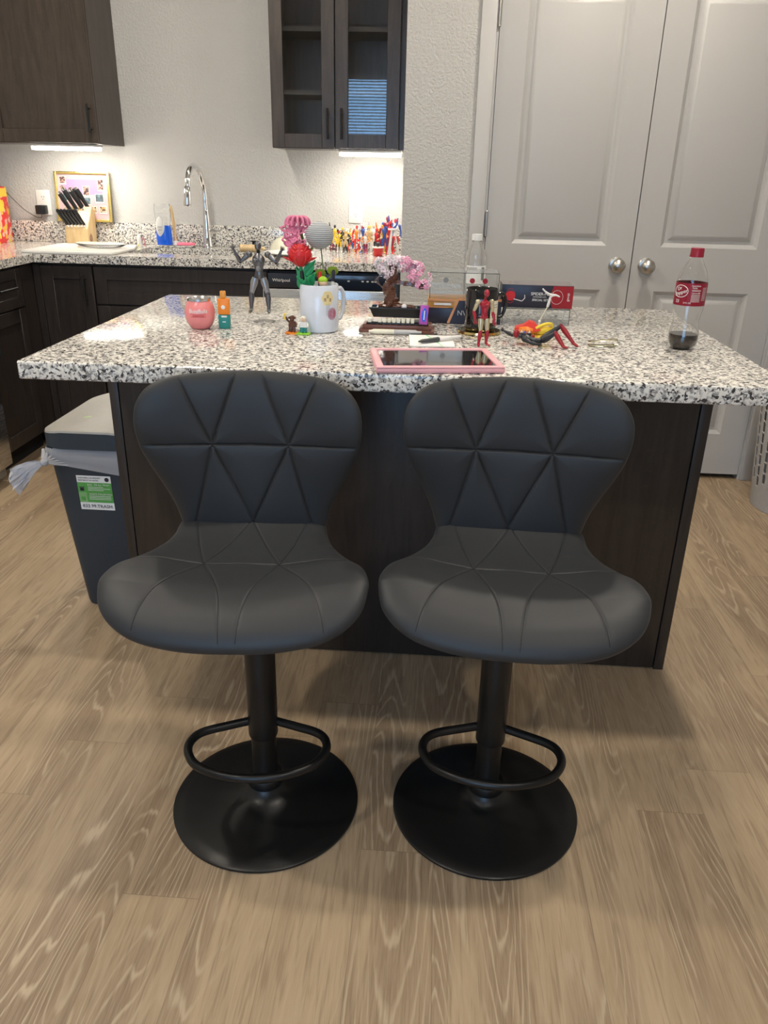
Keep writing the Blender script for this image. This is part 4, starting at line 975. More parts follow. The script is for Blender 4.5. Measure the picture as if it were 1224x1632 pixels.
# dark and copper product box with clear dome
t = thing('display_case', 'dark and copper electronics box with a clear plastic cover, behind the black mug', 'box', (.068, 2.15, T+.0005))
b = MB(); b.box(-.092, .092, -.052, .052, 0, .040, M['navyp'], .001); b.box(-.092, .088, -.05, .05, .0402, .062, P('amber_board', (.60, .30, .07), .35), .001); bo = b.build('base', t)
b = MB(); b.prism([(-.040, -.0535, .001), (.10, -.0535, .001), (.10, -.0535, .066), (-.014, -.0535, .066)], (0, .0012, 0), M['copper']); b.prism([(-.033, -.0540, .001), (.10, -.0540, .001), (.10, -.0540, .060), (-.0105, -.0540, .060)], (0, .0006, 0), M['navyp'])
b.text('NV', .018, M['lgrey'], lambda u, v, q: (-.014+u, -.0543-q, .028+v), 'LEFT'); b.box(-.092, -.037, -.0532, -.0522, .0405, .0435, M['copper'])
b.box(-.092, -.02, -.0532, -.0522, .0575, .062, M['copper']); b.box(-.075, -.03, -.0532, -.0522, .047, .0525, M['white']); b.build('front_print', bo)
b = MB(); f_ = .0012
def clearbox(b, x0, x1, y0, y1, z0, z1, th=.0012):
    b.box(x0, x1, y0, y0+th, z0, z1, M['acryl']); b.box(x0, x1, y1-th, y1, z0, z1, M['acryl']); b.box(x0, x0+th, y0+th, y1-th, z0, z1, M['acryl']); b.box(x1-th, x1, y0+th, y1-th, z0, z1, M['acryl']); b.box(x0, x1, y0, y1, z1, z1+th, M['acryl'])
clearbox(b, -.088, .090, -.048, .048, .0625, .128); b.build('clear_cover', t)
for x, m_ in ((-.047, M['grey']), (.021, M['dred']), (.054, M['dred'])):
    b = MB(); b.lathe([(0, 0), (.0068, 0), (.0068, .001), (0, .001)], m_, (x, -.049, .110), 20, 'Y'); b.build('sticker_dot', t)
# water bottle behind
t = thing('water_bottle', 'empty clear plastic water bottle with a white cap, behind the electronics box', 'bottle', (.108, 2.40, T+.0005))
b = MB(); b.lathe([(0, 0), (.024, 0), (.029, .003), (.031, .012), (.030, .03), (.0315, .04), (.030, .052), (.0315, .065), (.0315, .125), (.030, .135), (.0315, .140), (.026, .160), (.016, .176), (.0125, .182), (.0125, .196)], M['pet'], (0, 0, 0), 40, cap=False); thin(b.build('body', t))
b = MB(); b.lathe([(0, .205), (.0145, .205), (.0150, .203), (.0150, .190), (.0150, .188), (.0128, .188)], M['white'], (0, 0, 0), 28, cap=False); b.build('cap', t)
b = MB(); ring_patch(b, M['paper'], .0317, .070, .120, -.95, 1.2, off=.0003); ring_patch(b, M['lgrey'], .0317, .108, .116, -.9, .1, off=.0006, nz=1); ring_patch(b, M['grey'], .0317, .080, .116, .55, .9, off=.0006, nz=1); b.build('label', t)
# clear tub and carton
t = thing('clear_box', 'low clear plastic box holding up the dark and red carton', 'box', (.262, 2.165, T+.0005))
b = MB(); clearbox(b, -.088, .088, -.045, .055, 0, .040); b.build('walls', t)
b = MB(); b.box(-.05, -.042, -.0462, -.0452, .022, .028, M['grey'], .001); b.box(.048, .056, -.0462, -.0452, .022, .028, M['grey'], .001); b.build('latch_dots', t)
t = thing('toy_carton', 'dark navy and red printed toy carton lying on the clear plastic box', 'box', (.263, 2.17, T+.0425))
b = MB(); b.box(-.094, .092, -.040, .045, 0, .058, M['navyp'], .0008); bo = b.build('carton', t)
b = MB(); fr_ = lambda x, z, y=-.0404: (x, y, z)
b.prism([fr_(.040, 0.0008), fr_(.0918, .0008), fr_(.0918, .0572), fr_(.040, .0572), fr_(.036, .045), fr_(.034, .03), fr_(.036, .014)], (0, .0003, 0), M['dred'])
b.lathe([(0, 0), (.0125, 0), (.0125, .0004), (0, .0004)], M['red'], (-.071, -.0404, .030), 28, 'Y')
b.tube([(-.071+.0155*math.cos(a)*.75, -.0405, .030+.0185*math.sin(a)) for a in [2*PI*j/28 for j in range(28)]], .0004, M['red'], 6, closed=True)
b.tube([(.050+.0155*math.cos(a), -.0406, .029+.0175*math.sin(a)) for a in [2*PI*j/28 for j in range(28)]], .0004, M['white'], 6, closed=True)
b.tube([(-.062, -.0407, .022), (-.040, -.0407, .017), (-.033, -.0407, .025), (-.034, -.0407, .033)], .0011, M['white'], 6)
b.box(-.0935, .0915, -.039, .044, .0581, .0584, P('carton_top', (.16, .12, .12), .2, coat=.5))
b.text('SPIDER-MAN', .0105, M['white'], lambda u, v, q: (-.018+u, -.0407-q, .036+v), 'LEFT'); b.text('(UPGRADED SUIT)', .0042, M['white'], lambda u, v, q: (-.012+u, -.0407-q, .0285+v), 'LEFT'); b.text('SPECIAL SET', .0078, M['white'], lambda u, v, q: (-.014+u, -.0407-q, .0205+v), 'LEFT')
b.text('Bands', .009, M['white'], lambda u, v, q: (.080+v, -.0409-q, .030+u)); b.build('front_print', bo)
# claw stand, toy pod, foil, bottle
t = thing('claw_stand', 'thin white jointed claw stand in front of the dark carton', 'stand', (.272, 2.02, T+.0005))
b = MB(); b.tube([(-.012, 0, .028), (.004, 0, .062)], .0013, M['cream'], 8); b.ball((-.012, 0, .026), .004, M['white'], 10)
b.tube([(-.012, 0, .026), (-.014, .006, .004)], .0025, M['white'], 8); b.build('rod', t)
b = MB(); b.box(-.024, -.002, -.006, .012, 0, .004, M['white'], .001); b.build('foot', t)
b = MB(); b.tube([(.004, 0, .062), (.006, 0, .070), (.009, 0, .086), (.012, 0, .090)], [.0028, .0035, .0028, .004], M['white'], 10)
b.tube(cr([(.012, 0, .091), (.004, 0, .093), (-.006, 0, .100), (-.012, 0, .106)], 3), [.0035, .003, .003, .0035, .003, .0025, .002, .002, .002, .0015][:10], M['white'], 8)
b.tube(cr([(.012, 0, .090), (.022, 0, .091), (.032, 0, .087)], 3), [.0035, .003, .003, .0025, .002, .002, .0012], M['white'], 8); b.build('claw', t)
t = thing('toy_pouch', 'crumpled red and yellow toy pouch behind the lying figure', 'toy', (.238, 1.925, T+.0005), -.05)
b = MB()
def lump(b, c, r, m_, seed, seg=26, amp=.25):
    for v in b.ball((0, 0, 0), 1, m_, seg):
        n_ = 1+amp*noise.noise(v.co*1.7+Vector((seed, 0, 0))); v.co = Vector((v.co.x*r[0]*n_, v.co.y*r[1]*n_, max(-.98, v.co.z)*r[2]*n_))+Vector(c)
lump(b, (-.020, 0, .020), (.030, .016, .010), M['orange'], 1); b.build('wrap', t)
b = MB(); b.prism([(-.048, -.012, .014), (-.010, -.016, .018), (.014, -.012, .022), (-.002, -.006, .038), (-.014, -.004, .041), (-.026, -.006, .032), (-.047, -.008, .026)], (0, .018, .002), P('bright_red', (.72, .04, .03), .3, coat=.4)); b.build('red_shell', t)
b = MB()
for k in range(4): b.prism([(-.044+k*.009, -.0165, .016), (-.037+k*.009, -.0172, .017), (-.040+k*.009, -.0165, .024)], (0, .001, 0), M['white'] if k % 2 else M['blue'])
b.build('badges', t)
b = MB(); lump(b, (.020, .004, .020), (.022, .014, .012), M['yellow'], 4); b.tube(cr([(.002, -.008, .026), (.022, -.006, .036), (.038, 0, .036), (.040, .006, .026)], 5), [.004]*16, M['yellow'], 10); lump(b, (0, .006, .006), (.040, .016, .006), M['yellow'], 7); b.build('yellow_band', t)
t = thing('foil_wrapper', 'small crumpled gold foil wrapper, left of the soda bottle', 'wrapper', (.389, 1.862, T+.0005))
b = MB()
for k, (w0, z0) in enumerate(((.034, .002), (.028, .009))):
    b.grid([[(-.032+.064*u/6, -.012+.024*v/3, max(.0008, z0+.008*k*u/6+.004*noise.noise(Vector((u*.9, v*.9, k*5))))) if not (u == 6 and v in (0, 3)) else (.036, .0, z0+.003) for v in range(4)] for u in range(7)], M['foil'])
o = b.build('foil', t); md = o.modifiers.new('s', 'SOLIDIFY'); md.thickness = .0007; md.offset = 1
# soda bottle
bp = [(0, .006), (.012, .004), (.020, .0), (.026, .001), (.0315, .010), (.0335, .020), (.0335, .030), (.0318, .042), (.0285, .056), (.0280, .064), (.0305, .078), (.0335, .090), (.0338, .100), (.0338, .148), (.0325, .158), (.027, .174), (.019, .190), (.0135, .199), (.0125, .203), (.0125, .206)]
bpf = lambda z: interp([(h, r) for r, h in bp[3:]], z)
t = thing('soda_bottle', 'soda bottle with a maroon label and a little dark soda left', 'bottle', (.573, 1.870, T+.0005))
b = MB(); b.lathe(bp, M['pet'], (0, 0, 0), 48, cap=False); thin(b.build('bottle_body', t))
b = MB(); b.lathe([(0, .008), (.012, .006), (.020, .002), (.0245, .0035), (.0300, .011), (.0320, .020), (.0320, .030), (.0316, .034), (0, .034)], M['cola'], (0, 0, 0), 40); b.build('soda', t)
b = MB(); b.lathe([(0, .222), (.0135, .222), (.0145, .220), (.0148, .208), (.0152, .2065), (.0152, .203), (.0128, .203)], M['label'], (0, 0, 0), 36, cap=False); b.build('cap', t)
b = MB(); ring_patch(b, M['label'], .0338, .100, .149, -PI, PI, 64, off=.0004, nz=2); lb = b.build('label', t)
b = MB(); W_ = M['white']; R_ = .0342
b.tube([((R_+.0004)*math.sin(-.95+.50*math.cos(a)), -(R_+.0004)*math.cos(-.95+.50*math.cos(a)), .131+.013*math.sin(a)) for a in [2*PI*j/36 for j in range(36)]], .0007, W_, 6, closed=True)
def tilt(s_, size, a0, z, ang):
    def fn(u, v, q):
        uu = u*math.cos(ang)-v*math.sin(ang); vv = u*math.sin(ang)+v*math.cos(ang); a = a0+uu/R_; return ((R_+.0003+q)*math.sin(a), -(R_+.0003+q)*math.cos(a), z+vv)
    b.text(s_, size, W_, fn)
tilt('Dr', .011, -1.05, .1365, .35); tilt('Pepper', .0115, -.93, .128, .35); tilt('23', .010, -1.1, .109, 0)
tilt('Nutrition', .0052, .02, .144, 0); tilt('Facts', .0052, -.06, .1395, 0); tilt('Calories 250', .0036, .05, .1285, 0)
for k, z in enumerate((.1345, .1325, .1245, .122, .1195, .117, .1145, .112, .1095)): ring_patch(b, W_, R_, z, z+.0008, -.22, .36, prof=None, off=.0003, nz=1)
for k in range(10): ring_patch(b, W_, R_, .112+k*.003, .1128+k*.003, .50, .86, off=.0003, nz=1)
tilt('20 FL OZ', .0042, -.42, .1065, 0)
b.build('label_print', lb)

# ------------------------------------------------------------------ back worktop
Z0 = T+.0005
# snack carton
t = thing('snack_carton', 'red and yellow printed snack carton at the left end of the back worktop', 'box', (-2.255, 4.05, Z0), .1)
b = MB(); b.box(-.06, .06, -.09, .09, 0, .262, M['snack'], .001); bo = b.build('carton', t)
b = MB(); b.box(.0602, .0608, -.085, .085, .215, .255, M['yellow']); b.box(.0602, .0608, -.085, .03, .150, .20, M['yellow']); b.box(-.05, .055, -.0908, -.0902, .215, .255, M['yellow']); b.box(.02, .055, -.0908, -.0902, .01, .045, M['white']); b.box(-.055, .01, -.0908, -.0902, .0, .08, M['blue']); b.build('print', bo)
# white cutting board, glass dish
t = thing('cutting_board', 'flat white marbled board at the corner of the back worktop', 'board', (-1.63, 3.78, Z0))
b = MB(); pts = [(-.25, -.20), (-.05, -.225), (.17, -.20), (.19, .02), (.14, .20), (-.24, .22)]
ol = [Vector((x, y, 0)) for x, y in pts]; b.prism([(p.x, p.y, 0) for p in ol], (0, 0, .012), M['board']); o = b.build('board', t); md = o.modifiers.new('b', 'BEVEL'); md.width = .004; md.segments = 3
t = thing('glass_dish', 'shallow oval clear glass dish on the white board', 'dish', (-1.60, 3.80, Z0+.0125), -.25)
b = MB(); prof = [(0, 0), (.6, .001), (.85, .006), (1, .016), (1.0, .018), (.84, .009), (.6, .0035), (0, .003)]
b.grid([[(r*.135*math.cos(a), r*.075*math.sin(a), z) for a in [2*PI*k/48 for k in range(48)]] for r, z in prof], M['acryl'], True); b.build('glass', t)
t = thing('utensil', 'small white and grey kitchen utensil lying in the glass dish', 'utensil', (-1.62, 3.80, Z0+.0185), -.3)
b = MB(); b.tube([(-.07, 0, .002), (.03, 0, .004)], .0035, M['white'], 10, flat=.6); b.build('handle', t)
b = MB(); b.ball((.055, 0, .006), (.028, .017, .004), M['lgrey'], 16); b.build('blade', t)
# knife block
t = thing('knife_block', 'light wood knife block full of black-handled knives', 'knife block', (-1.80, 4.055, Z0), math.radians(6))
b = MB(); pr = [(-.060, 0), (.070, 0), (.040, .170), (.010, .186), (-.055, .095)]
# profile in (y, z): front at -y, slanted face for the steak knives, top for the large ones
prf = [(-.075, 0), (.060, 0), (.085, .150), (.035, .178), (-.070, .080)]
b.prism([(-.055, y, z) for y, z in prf], (.110, 0, 0), M['wood']); bo = b.build('block', t); md = bo.modifiers.new('b', 'BEVEL'); md.width = .003; md.segments = 2
b = MB(); b.ball((.0555, -.030, .030), (.002, .024, .024), M['walnut'], 20); b.build('emblem', bo)
def knife(x, y, z, L, r, d, big):
    d = Vector(d).normalized(); b = MB(); o = Vector((x, y, z))
    pts = [o, o+d*L*.3, o+d*L*.6, o+d*L*.9, o+d*L]
    b.tube(pts, [r*.85, r*.9, r*1.15, r*1.1, r*.7], M['black'], 12, flat=1.3); k = b.build('knife_handle', t)
    b = MB(); b.tube([o-d*.010, o], r*.95, M['chrome'], 10); b.build('bolster', k)
    if big: b = MB(); b.tube([o+d*L*.95, o+d*(L+.006)], r*1.12, M['chrome'], 12); b.build('end_cap', k)
for k in range(6): knife(-.043+.0165*k, -.062, .098, .085, .0068, (-.35, -.42, .85), False)
for k, (x, y, z) in enumerate(((-.040, .005, .160), (-.014, .012, .167), (.012, .018, .172), (-.030, .048, .175), (.004, .052, .178), (.034, .048, .172))): knife(x, y, z, .095+.01*(k % 2), .0085, (-.38, -.30, .87), True)
# picture frame with photographs
t = thing('photo_frame', 'gold-edged frame of small photographs leaning behind the knife block', 'picture frame', (-1.815, YB-.034, T+.103), 0, rot=(-.10, 0, 0))
b = MB(); W2, H2 = .142, .236
for x0, x1, z0, z1 in ((-W2, -W2+.012, 0, H2), (W2-.012, W2, 0, H2), (-W2+.012, W2-.012, 0, .012), (-W2+.012, W2-.012, H2-.012, H2)): b.box(x0, x1, -.012, .004, z0, z1, M['gold'], .002)
b.build('frame', t)
b = MB(); b.box(-W2+.012, W2-.012, -.004, .002, .012, H2-.012, P('collage_pink', (.55, .38, .40), .5)); b.box(-W2+.03, W2-.04, -.0045, -.004, .13, .20, P('collage_lilac', (.40, .26, .44), .5)); b.build('backing', t)
phs = [blotch('photo_a', [(.12, .05, .05), (.4, .24, .18), (.05, .03, .04), (.4, .36, .33)], 130), blotch('photo_b', [(.10, .14, .18), (.16, .24, .28), (.08, .1, .1)], 70), blotch('photo_c', [(.42, .26, .10), (.12, .07, .04), (.5, .42, .3)], 130)]
for k, (x, z, w2, h2, m_) in enumerate(((-.10, .195, .035, .04, 0), (.095, .175, .032, .056, 0), (.018, .145, .034, .05, 0), (.085, .112, .045, .044, 1), (.022, .098, .036, .040, 1), (.100, .058, .040, .038, 2), (.045, .058, .045, .036, 2), (-.08, .05, .05, .04, 2), (-.085, .12, .04, .05, 1))):
    b = MB(); b.box(x-w2/2, x+w2/2, -.0062, -.0048, z-h2/2, z+h2/2, P('photo_border', (.6, .58, .55), .5)); b.box(x-w2/2+.003, x+w2/2-.003, -.0066, -.0063, z-h2/2+.007, z+h2/2-.003, phs[m_]); b.build('photograph', t)
# sink side
t = thing('sink_tray', 'small silver tray left of the faucet', 'tray', (-1.325, 4.075, Z0), .05)
b = MB(); b.grid([[(r*.105*math.copysign(abs(math.cos(a))**.5, math.cos(a)), r*.048*math.copysign(abs(math.sin(a))**.5, math.sin(a)), z) for a in [2*PI*(k+.5)/40 for k in range(40)]] for r, z in ((0.001, 0), (.86, 0), (.95, .004), (1, .010), (1.0, .0115), (.93, .0055), (.84, .0025), (0.001, .0025))], M['chrome'], True); b.build('tray', t)
t = thing('soap_bottle', 'clear bottle of bright blue dish soap with a white oval label on the silver tray', 'soap bottle', (-1.382, 4.075, Z0+.003), .1)
def ovl(b, rows, m, cap0=True, cap1=True): b.grid([[(rx*math.cos(a), ry*math.sin(a), z) for a in [2*PI*k/36 for k in range(36)]] for rx, ry, z in rows], m, True, cap0, cap1)
b = MB(); ovl(b, [(.030, .018, 0), (.036, .022, .006), (.040, .024, .03), (.0385, .023, .06), (.036, .022, .088), (.033, .021, .098)], M['blue']); b.build('soap', t)
b = MB(); ovl(b, [(.033, .021, .0985), (.037, .022, .12), (.040, .022, .16), (.038, .02, .192), (.036, .018, .198)], M['acryl']); b.build('upper_body', t)
b = MB(); ovl(b, [(.012, .012, -.0), (.012, .012, .001)], M['white']); b = MB(); b.ball((-.012, -.0205, .092), (.021, .005, .048), M['white'], 24); b.box(-.024, -.002, -.0262, -.0252, .088, .094, M['lgrey']); b.box(-.022, -.004, -.0260, -.0250, .074, .080, M['lgrey']); b.build('label', t)
t = thing('dish_brush', 'dish brush with a wooden handle standing beside the blue soap', 'brush', (-1.333, 4.098, Z0+.003))
b = MB(); b.tube([(0, 0, .02), (-.004, 0, .11), (-.012, 0, .19)], [.006, .008, .006], M['wood'], 12); b.build('handle', t)
b = MB(); b.lathe([(0, 0), (.012, 0), (.014, .018), (.008, .024), (0, .024)], M['white'], (0, 0, 0), 20); b.build('brush_head', t)
t = thing('sponge', 'pink sponge lying on the silver tray by the faucet', 'sponge', (-1.272, 4.068, Z0+.0035), .1)
b = MB(); b.box(-.042, .042, -.024, .024, 0, .018, M['sponge'], .006, 3); b.build('sponge', t)
t = thing('small_ornament', 'small white ornament with a pink ribbon, left of the silver tray', 'ornament', (-1.492, 4.02, Z0))
b = MB(); b.lathe([(0, 0), (.012, 0), (.014, .006), (.010, .02), (.012, .035), (.009, .05), (.004, .058), (0, .060)], M['white'], (0, 0, 0), 20); b.ball((-.003, -.008, .008), .007, P('pale_lime', (.7, .75, .25), .5), 10); b.build('body', t)
b = MB(); b.tube(cr([(.012, 0, .03), (.02, 0, .045), (.028, 0, .02), (.018, 0, .012), (.03, 0, .004)], 4), .003, P('dusty_rose', (.5, .2, .25), .5), 8); b.tube([(.010, 0, .055), (.016, 0, .035)], .0018, M['black'], 6); b.build('ribbon', t)
# right of the sink
t = thing('pot_lid', 'small black pot lid with a knob on the back worktop', 'lid', (-.935, 4.105, Z0))
b = MB(); b.lathe([(0, .0), (.052, 0), (.052, .004), (.03, .010), (0, .013)], M['black'], (0, 0, 0), 36); b.build('lid', t)
b = MB(); b.lathe([(0, .0132), (.007, .0132), (.007, .030), (.020, .033), (.020, .037), (0, .038)], M['black'], (0, 0, 0), 24); b.build('knob', t)
t = thing('rolling_pin', 'short pale wooden rolling pin behind the grey toy figure', 'rolling pin', (-.905, 3.88, Z0+.0185), .05)
b = MB(); b.tube([(-.045, 0, 0), (-.043, 0, 0), (.043, 0, 0), (.045, 0, 0)], [.014, .018, .018, .014], M['wood'], 20); b.build('roller', t)
b = MB(); b.tube([(.0455, 0, 0), (.050, 0, 0), (.068, 0, 0), (.073, 0, 0)], [.006, .008, .009, .005], M['wood'], 12); b.build('handle', t)
t = thing('cream_bowl', 'cream upturned bowl on the back worktop behind the flowers', 'bowl', (-.775, 4.03, Z0))
b = MB(); b.lathe([(.058, 0), (.060, .003), (.056, .02), (.045, .042), (.028, .056), (.018, .060), (.018, .066), (0, .066)], M['cream'], (0, 0, 0), 40, cap=False); b.build('bowl', t)
t = thing('white_plate', 'white plate lying before the cream bowl on the back worktop', 'plate', (-.70, 3.80, Z0))
b = MB(); b.lathe([(0, 0), (.07, 0), (.075, .002), (.115, .013), (.115, .0155), (.074, .006), (0, .005)], M['board'], (0, 0, 0), 48); b.build('plate', t)
# small toy figures in a crowd
col_ = lambda n, c: P('toy_'+n, c, .35)
Yl, Rd, Bk, Or, Wh, Tn, Bu, Gd, Mr, Sv = (col_('yellow', (.80, .52, .04)), col_('scarlet', (.62, .03, .03)), col_('charcoal2', (.03, .03, .035)), col_('orange', (.80, .25, .04)), col_('white', (.80, .79, .74)),
    col_('tan', (.62, .45, .22)), col_('blue', (.05, .10, .35)), col_('golden', (.70, .42, .08)), col_('maroon', (.26, .02, .05)), col_('silver', (.55, .55, .6)))
up = dict(elR=(.20, -.02, .88), hdR=(.22, -.03, 1.02)); upL = dict(elL=(-.20, -.02, .88), hdL=(-.22, -.03, 1.02)); wide = dict(elL=(-.28, -.02, .74), hdL=(-.40, -.05, .78), elR=(.28, -.02, .74), hdR=(.40, -.05, .78))
hip = dict(elL=(-.24, -.02, .64), hdL=(-.10, -.08, .58), elR=(.24, -.02, .64), hdR=(.10, -.08, .58)); stride = dict(knL=(-.14, -.06, .28), anL=(-.20, .02, .05), toL=(-.22, -.07, .02), knR=(.14, -.06, .28), anR=(.20, .02, .05), toR=(.22, -.07, .02))
low = dict(pelvis=(0, 0, .30), waist=(0, -.03, .38), chest=(0, -.08, .52), neck=(0, -.12, .60), head=(0, -.16, .69), shL=(-.125, -.10, .56), elL=(-.22, -.14, .42), hdL=(-.20, -.22, .26), shR=(.125, -.10, .56), elR=(.22, -.14, .42), hdR=(.20, -.22, .26), hpL=(-.055, 0, .30), knL=(-.24, -.12, .32), anL=(-.20, 0, .05), toL=(-.24, -.08, .02), hpR=(.055, 0, .30), knR=(.24, -.12, .32), anR=(.20, 0, .05), toR=(.24, -.08, .02))
crowd = [
 (-0.518, 4.00, .060, low, (Mr, Mr, Bk, Mr, Mr), 'maroon crouching toy figure, leftmost of the small figures'),
 (-0.522, 4.10, .125, upL, (Yl, Bk, Yl, Bk, Bk), 'yellow toy figure with one black arm raised, at the left of the crowd'),
 (-0.488, 4.00, .105, hip, (Yl, Yl, Yl, Wh, Rd), 'all-yellow toy figure with a red head, front left of the crowd'),
 (-0.483, 4.09, .115, stride, (Bk, Yl, Bk, Bk, Yl), 'black toy figure with yellow arms and a yellow head'),
 (-0.457, 4.00, .108, hip, (Tn, Bk, Tn, Bk, Tn), 'tan toy figure with black arms, beside the yellow ones'),
 (-0.449, 4.12, .108, wide, (Gd, Gd, Bk, Gd, Gd), 'golden toy figure with arms spread, behind the tan one'),
 (-0.416, 3.96, .085, low, (Bu, Rd, Wh, Rd, Rd), 'crouching blue, red and white toy figure in the front row'),
 (-0.407, 4.05, .128, up, (Or, Rd, Rd, Or, Rd), 'orange toy figure with a red head, one arm raised'),
 (-0.385, 3.95, .078, low, (Rd, Wh, Rd, Bk, Wh), 'crouching red toy figure with white arms in the front row'),
 (-0.389, 4.09, .135, stride, (Wh, Sv, Bk, Sv, Sv), 'white and silver toy figure with black thighs, back row'),
 (-0.370, 4.00, .142, up, (Bu, Sv, Sv, Bu, Wh), 'blue-chested silver toy figure holding an arm high'),
 (-0.354, 3.94, .100, hip, (Wh, Or, Mr, Rd, Or), 'white-bodied toy figure with orange arms and maroon thighs'),
 (-0.337, 3.95, .135, pose(), (Tn, Wh, Wh, Wh, Yl), 'tan and white toy figure with yellow hair, middle of the front row'),
 (-0.330, 4.10, .130, wide, (Wh, Tn, Tn, Wh, Tn), 'white toy figure with tan limbs spread wide, behind the yellow-haired one'),
 (-0.304, 3.96, .122, hip, (Rd, Tn, Bk, Rd, Rd), 'scarlet toy figure with black thighs, right of the yellow-haired one'),
 (-0.299, 4.03, .110, stride, (Rd, Bk, Rd, Rd, Bk), 'scarlet toy figure with black arms and a black head, back row'),
 (-0.281, 4.02, .135, upL, (Gd, Or, Mr, Gd, Or), 'golden toy figure with orange arms and head, one arm raised'),
 (-0.265, 3.96, .150, up, (Bu, Mr, Bu, Mr, Mr), 'blue toy figure with maroon arms and head, right of the centre'),
 (-0.261, 4.11, .170, stride, (Mr, Bu, Mr, Rd, Mr), 'tall maroon toy figure with blue arms, back row right'),
 (-0.238, 3.96, .158, up, (Rd, Bu, Mr, Rd, Rd), 'tall scarlet toy figure with one blue arm raised, near the wall corner'),
 (-0.217, 4.03, .165, upL, (Wh, Bu, Rd, Wh, Rd), 'white and red toy figure with blue arms, at the right end by the wall corner'),
]
for x, y, h_, pz, (c1, c2, c3, c4, c5), lab in crowd:
    toy_figure(lab, (x, y, Z0), h_, pose(**pz) if 'waist' not in pz or pz is low else pz, dict(body=c1, arm=c2, leg=c3, shin=c4, head=c5), rotz=random.uniform(-.35, .35), group='small toy figures on the back worktop', detail=False, name='toy_figurine')
t = thing('toy_tripod', 'white three-legged toy stand at the right end of the small figures', 'stand', (-.222, 3.885, Z0), group=None)
b = MB(); b.lathe([(0, .118), (.022, .118), (.022, .124), (0, .124)], M['white'], (0, 0, 0), 24); b.build('platform', t)
for a in (.2, 2.3, 4.4): b = MB(); b.tube([(.008*math.cos(a), .008*math.sin(a), .1178), (.034*math.cos(a), .034*math.sin(a), .002)], .0035, M['white'], 8); b.build('leg', t)
t = thing('toy_drum', 'small red drum-shaped toy base with a cream rim, in front of the small figures', 'toy', (-.290, 3.885, Z0))
b = MB(); b.lathe([(0, 0), (.018, 0), (.021, .01), (.023, .036), (0, .036)], Rd, (0, 0, 0), 24); b.build('drum', t)
b = MB(); b.lathe([(0, .0362), (.028, .0362), (.028, .041), (0, .041)], Wh, (0, 0, 0), 24); b.build('rim', t)
b = MB(); b.ball((0, 0, .052), (.012, .010, .011), Bk, 12); b.build('knob', t)

# ------------------------------------------------------------------ trash can, hamper
t = thing('trash_can', 'tall slim dark grey trash can with a pale lid, left of the island', 'trash can', (-.976, 2.27, 0))
def rrect(cx, cy, hx, hy, r, n=6):
    o = []
    for qx, qy, a0 in ((1, 1, 0), (-1, 1, PI/2), (-1, -1, PI), (1, -1, 3*PI/2)):
        for k in range(n+1):
            a = a0+PI/2*k/n; o.append((cx+qx*(hx-r)+r*math.cos(a), cy+qy*(hy-r)+r*math.sin(a)))
    return o
def rows_rr(lv, r=.035): return [[(x, y, z) for x, y in rrect(0, 0, hx, hy, r)] for hx, hy, z in lv]
b = MB(); b.grid(rows_rr([(.085, .165, .002), (.089, .171, .0), (.091, .175, .012), (.130, .205, .520), (.136, .211, .522), (.136, .211, .532), (.126, .200, .532), (.085, .165, .012)]), M['can'], True, False, True); bo = b.build('body', t)
b = MB(); rw = []
lo = rrect(0, 0, .143, .222, .075)
zt = lambda x, y: .578+.016*math.cos(min(1, abs(x)/.143)*PI/2)
rw.append([(x*.98, y*.98, .5335) for x, y in lo]); rw.append([(x, y, .536) for x, y in lo]); b.grid(rw+[[(x, y, zt(x, y)-.006) for x, y in lo]], M['can'], True)
b.grid([[(x*s_, y*s_, zt(x*s_, y*s_)+dz) for x, y in lo] for s_, dz in ((1, -.0058), (.992, -.0005), (.975, .0), (.9, -.002), (.7, -.004), (.4, -.005), (.02, -.005))], M['canlid'], True, False, True)
b.build('lid', t)
b = MB(); b.ball((-.035, -.07, .586), (.030, .016, .0012), P('pale_green_sticker', (.45, .55, .30), .5), 16); b.build('lid_sticker', t)
# bag rim showing under the lid, gathered to a knot
b = MB(); R3 = random.Random(2); lv = []
for k, (hx, hy, z) in enumerate(((.1365, .212, .5325), (.1382, .2135, .526), (.1386, .214, .518), (.1386, .214, .508), (.1378, .2135, .498), (.136, .211, .490), (.1335, .209, .480))):
    row = []
    for j, (x, y) in enumerate(rrect(0, 0, hx, hy, .036, 60)):
        z = (.5325, .526, .518, .508, .498, .490, .480)[k]; zz = z-(.006*k*max(0, -y/.21)*(.35+x/.25)) if k > 0 else z
        wv = .0016*math.sin(zz*900+j*.11)+.0012*math.sin(zz*1500-j*.23+1) if 0 < k < 6 else 0
        row.append((x*(1+wv*6), y*(1+wv*4), zz+.0015*math.sin(j*.7)))
    lv.append(row)
b.grid(lv, M['bag'], True); bag = b.build('bag_rim', t)
b = MB(); kn = Vector((-.118, -.240, .500))
for k in range(7):
    e0 = Vector((-.134+.012*k, -.205, .528-.008*k)); b.tube([e0, e0.lerp(kn, .6)+Vector((0, -.004, 0)), kn], [.004, .006, .005], M['bag'], 8, flat=.5)
b.ball(kn, (.012, .011, .011), M['bag'], 14)
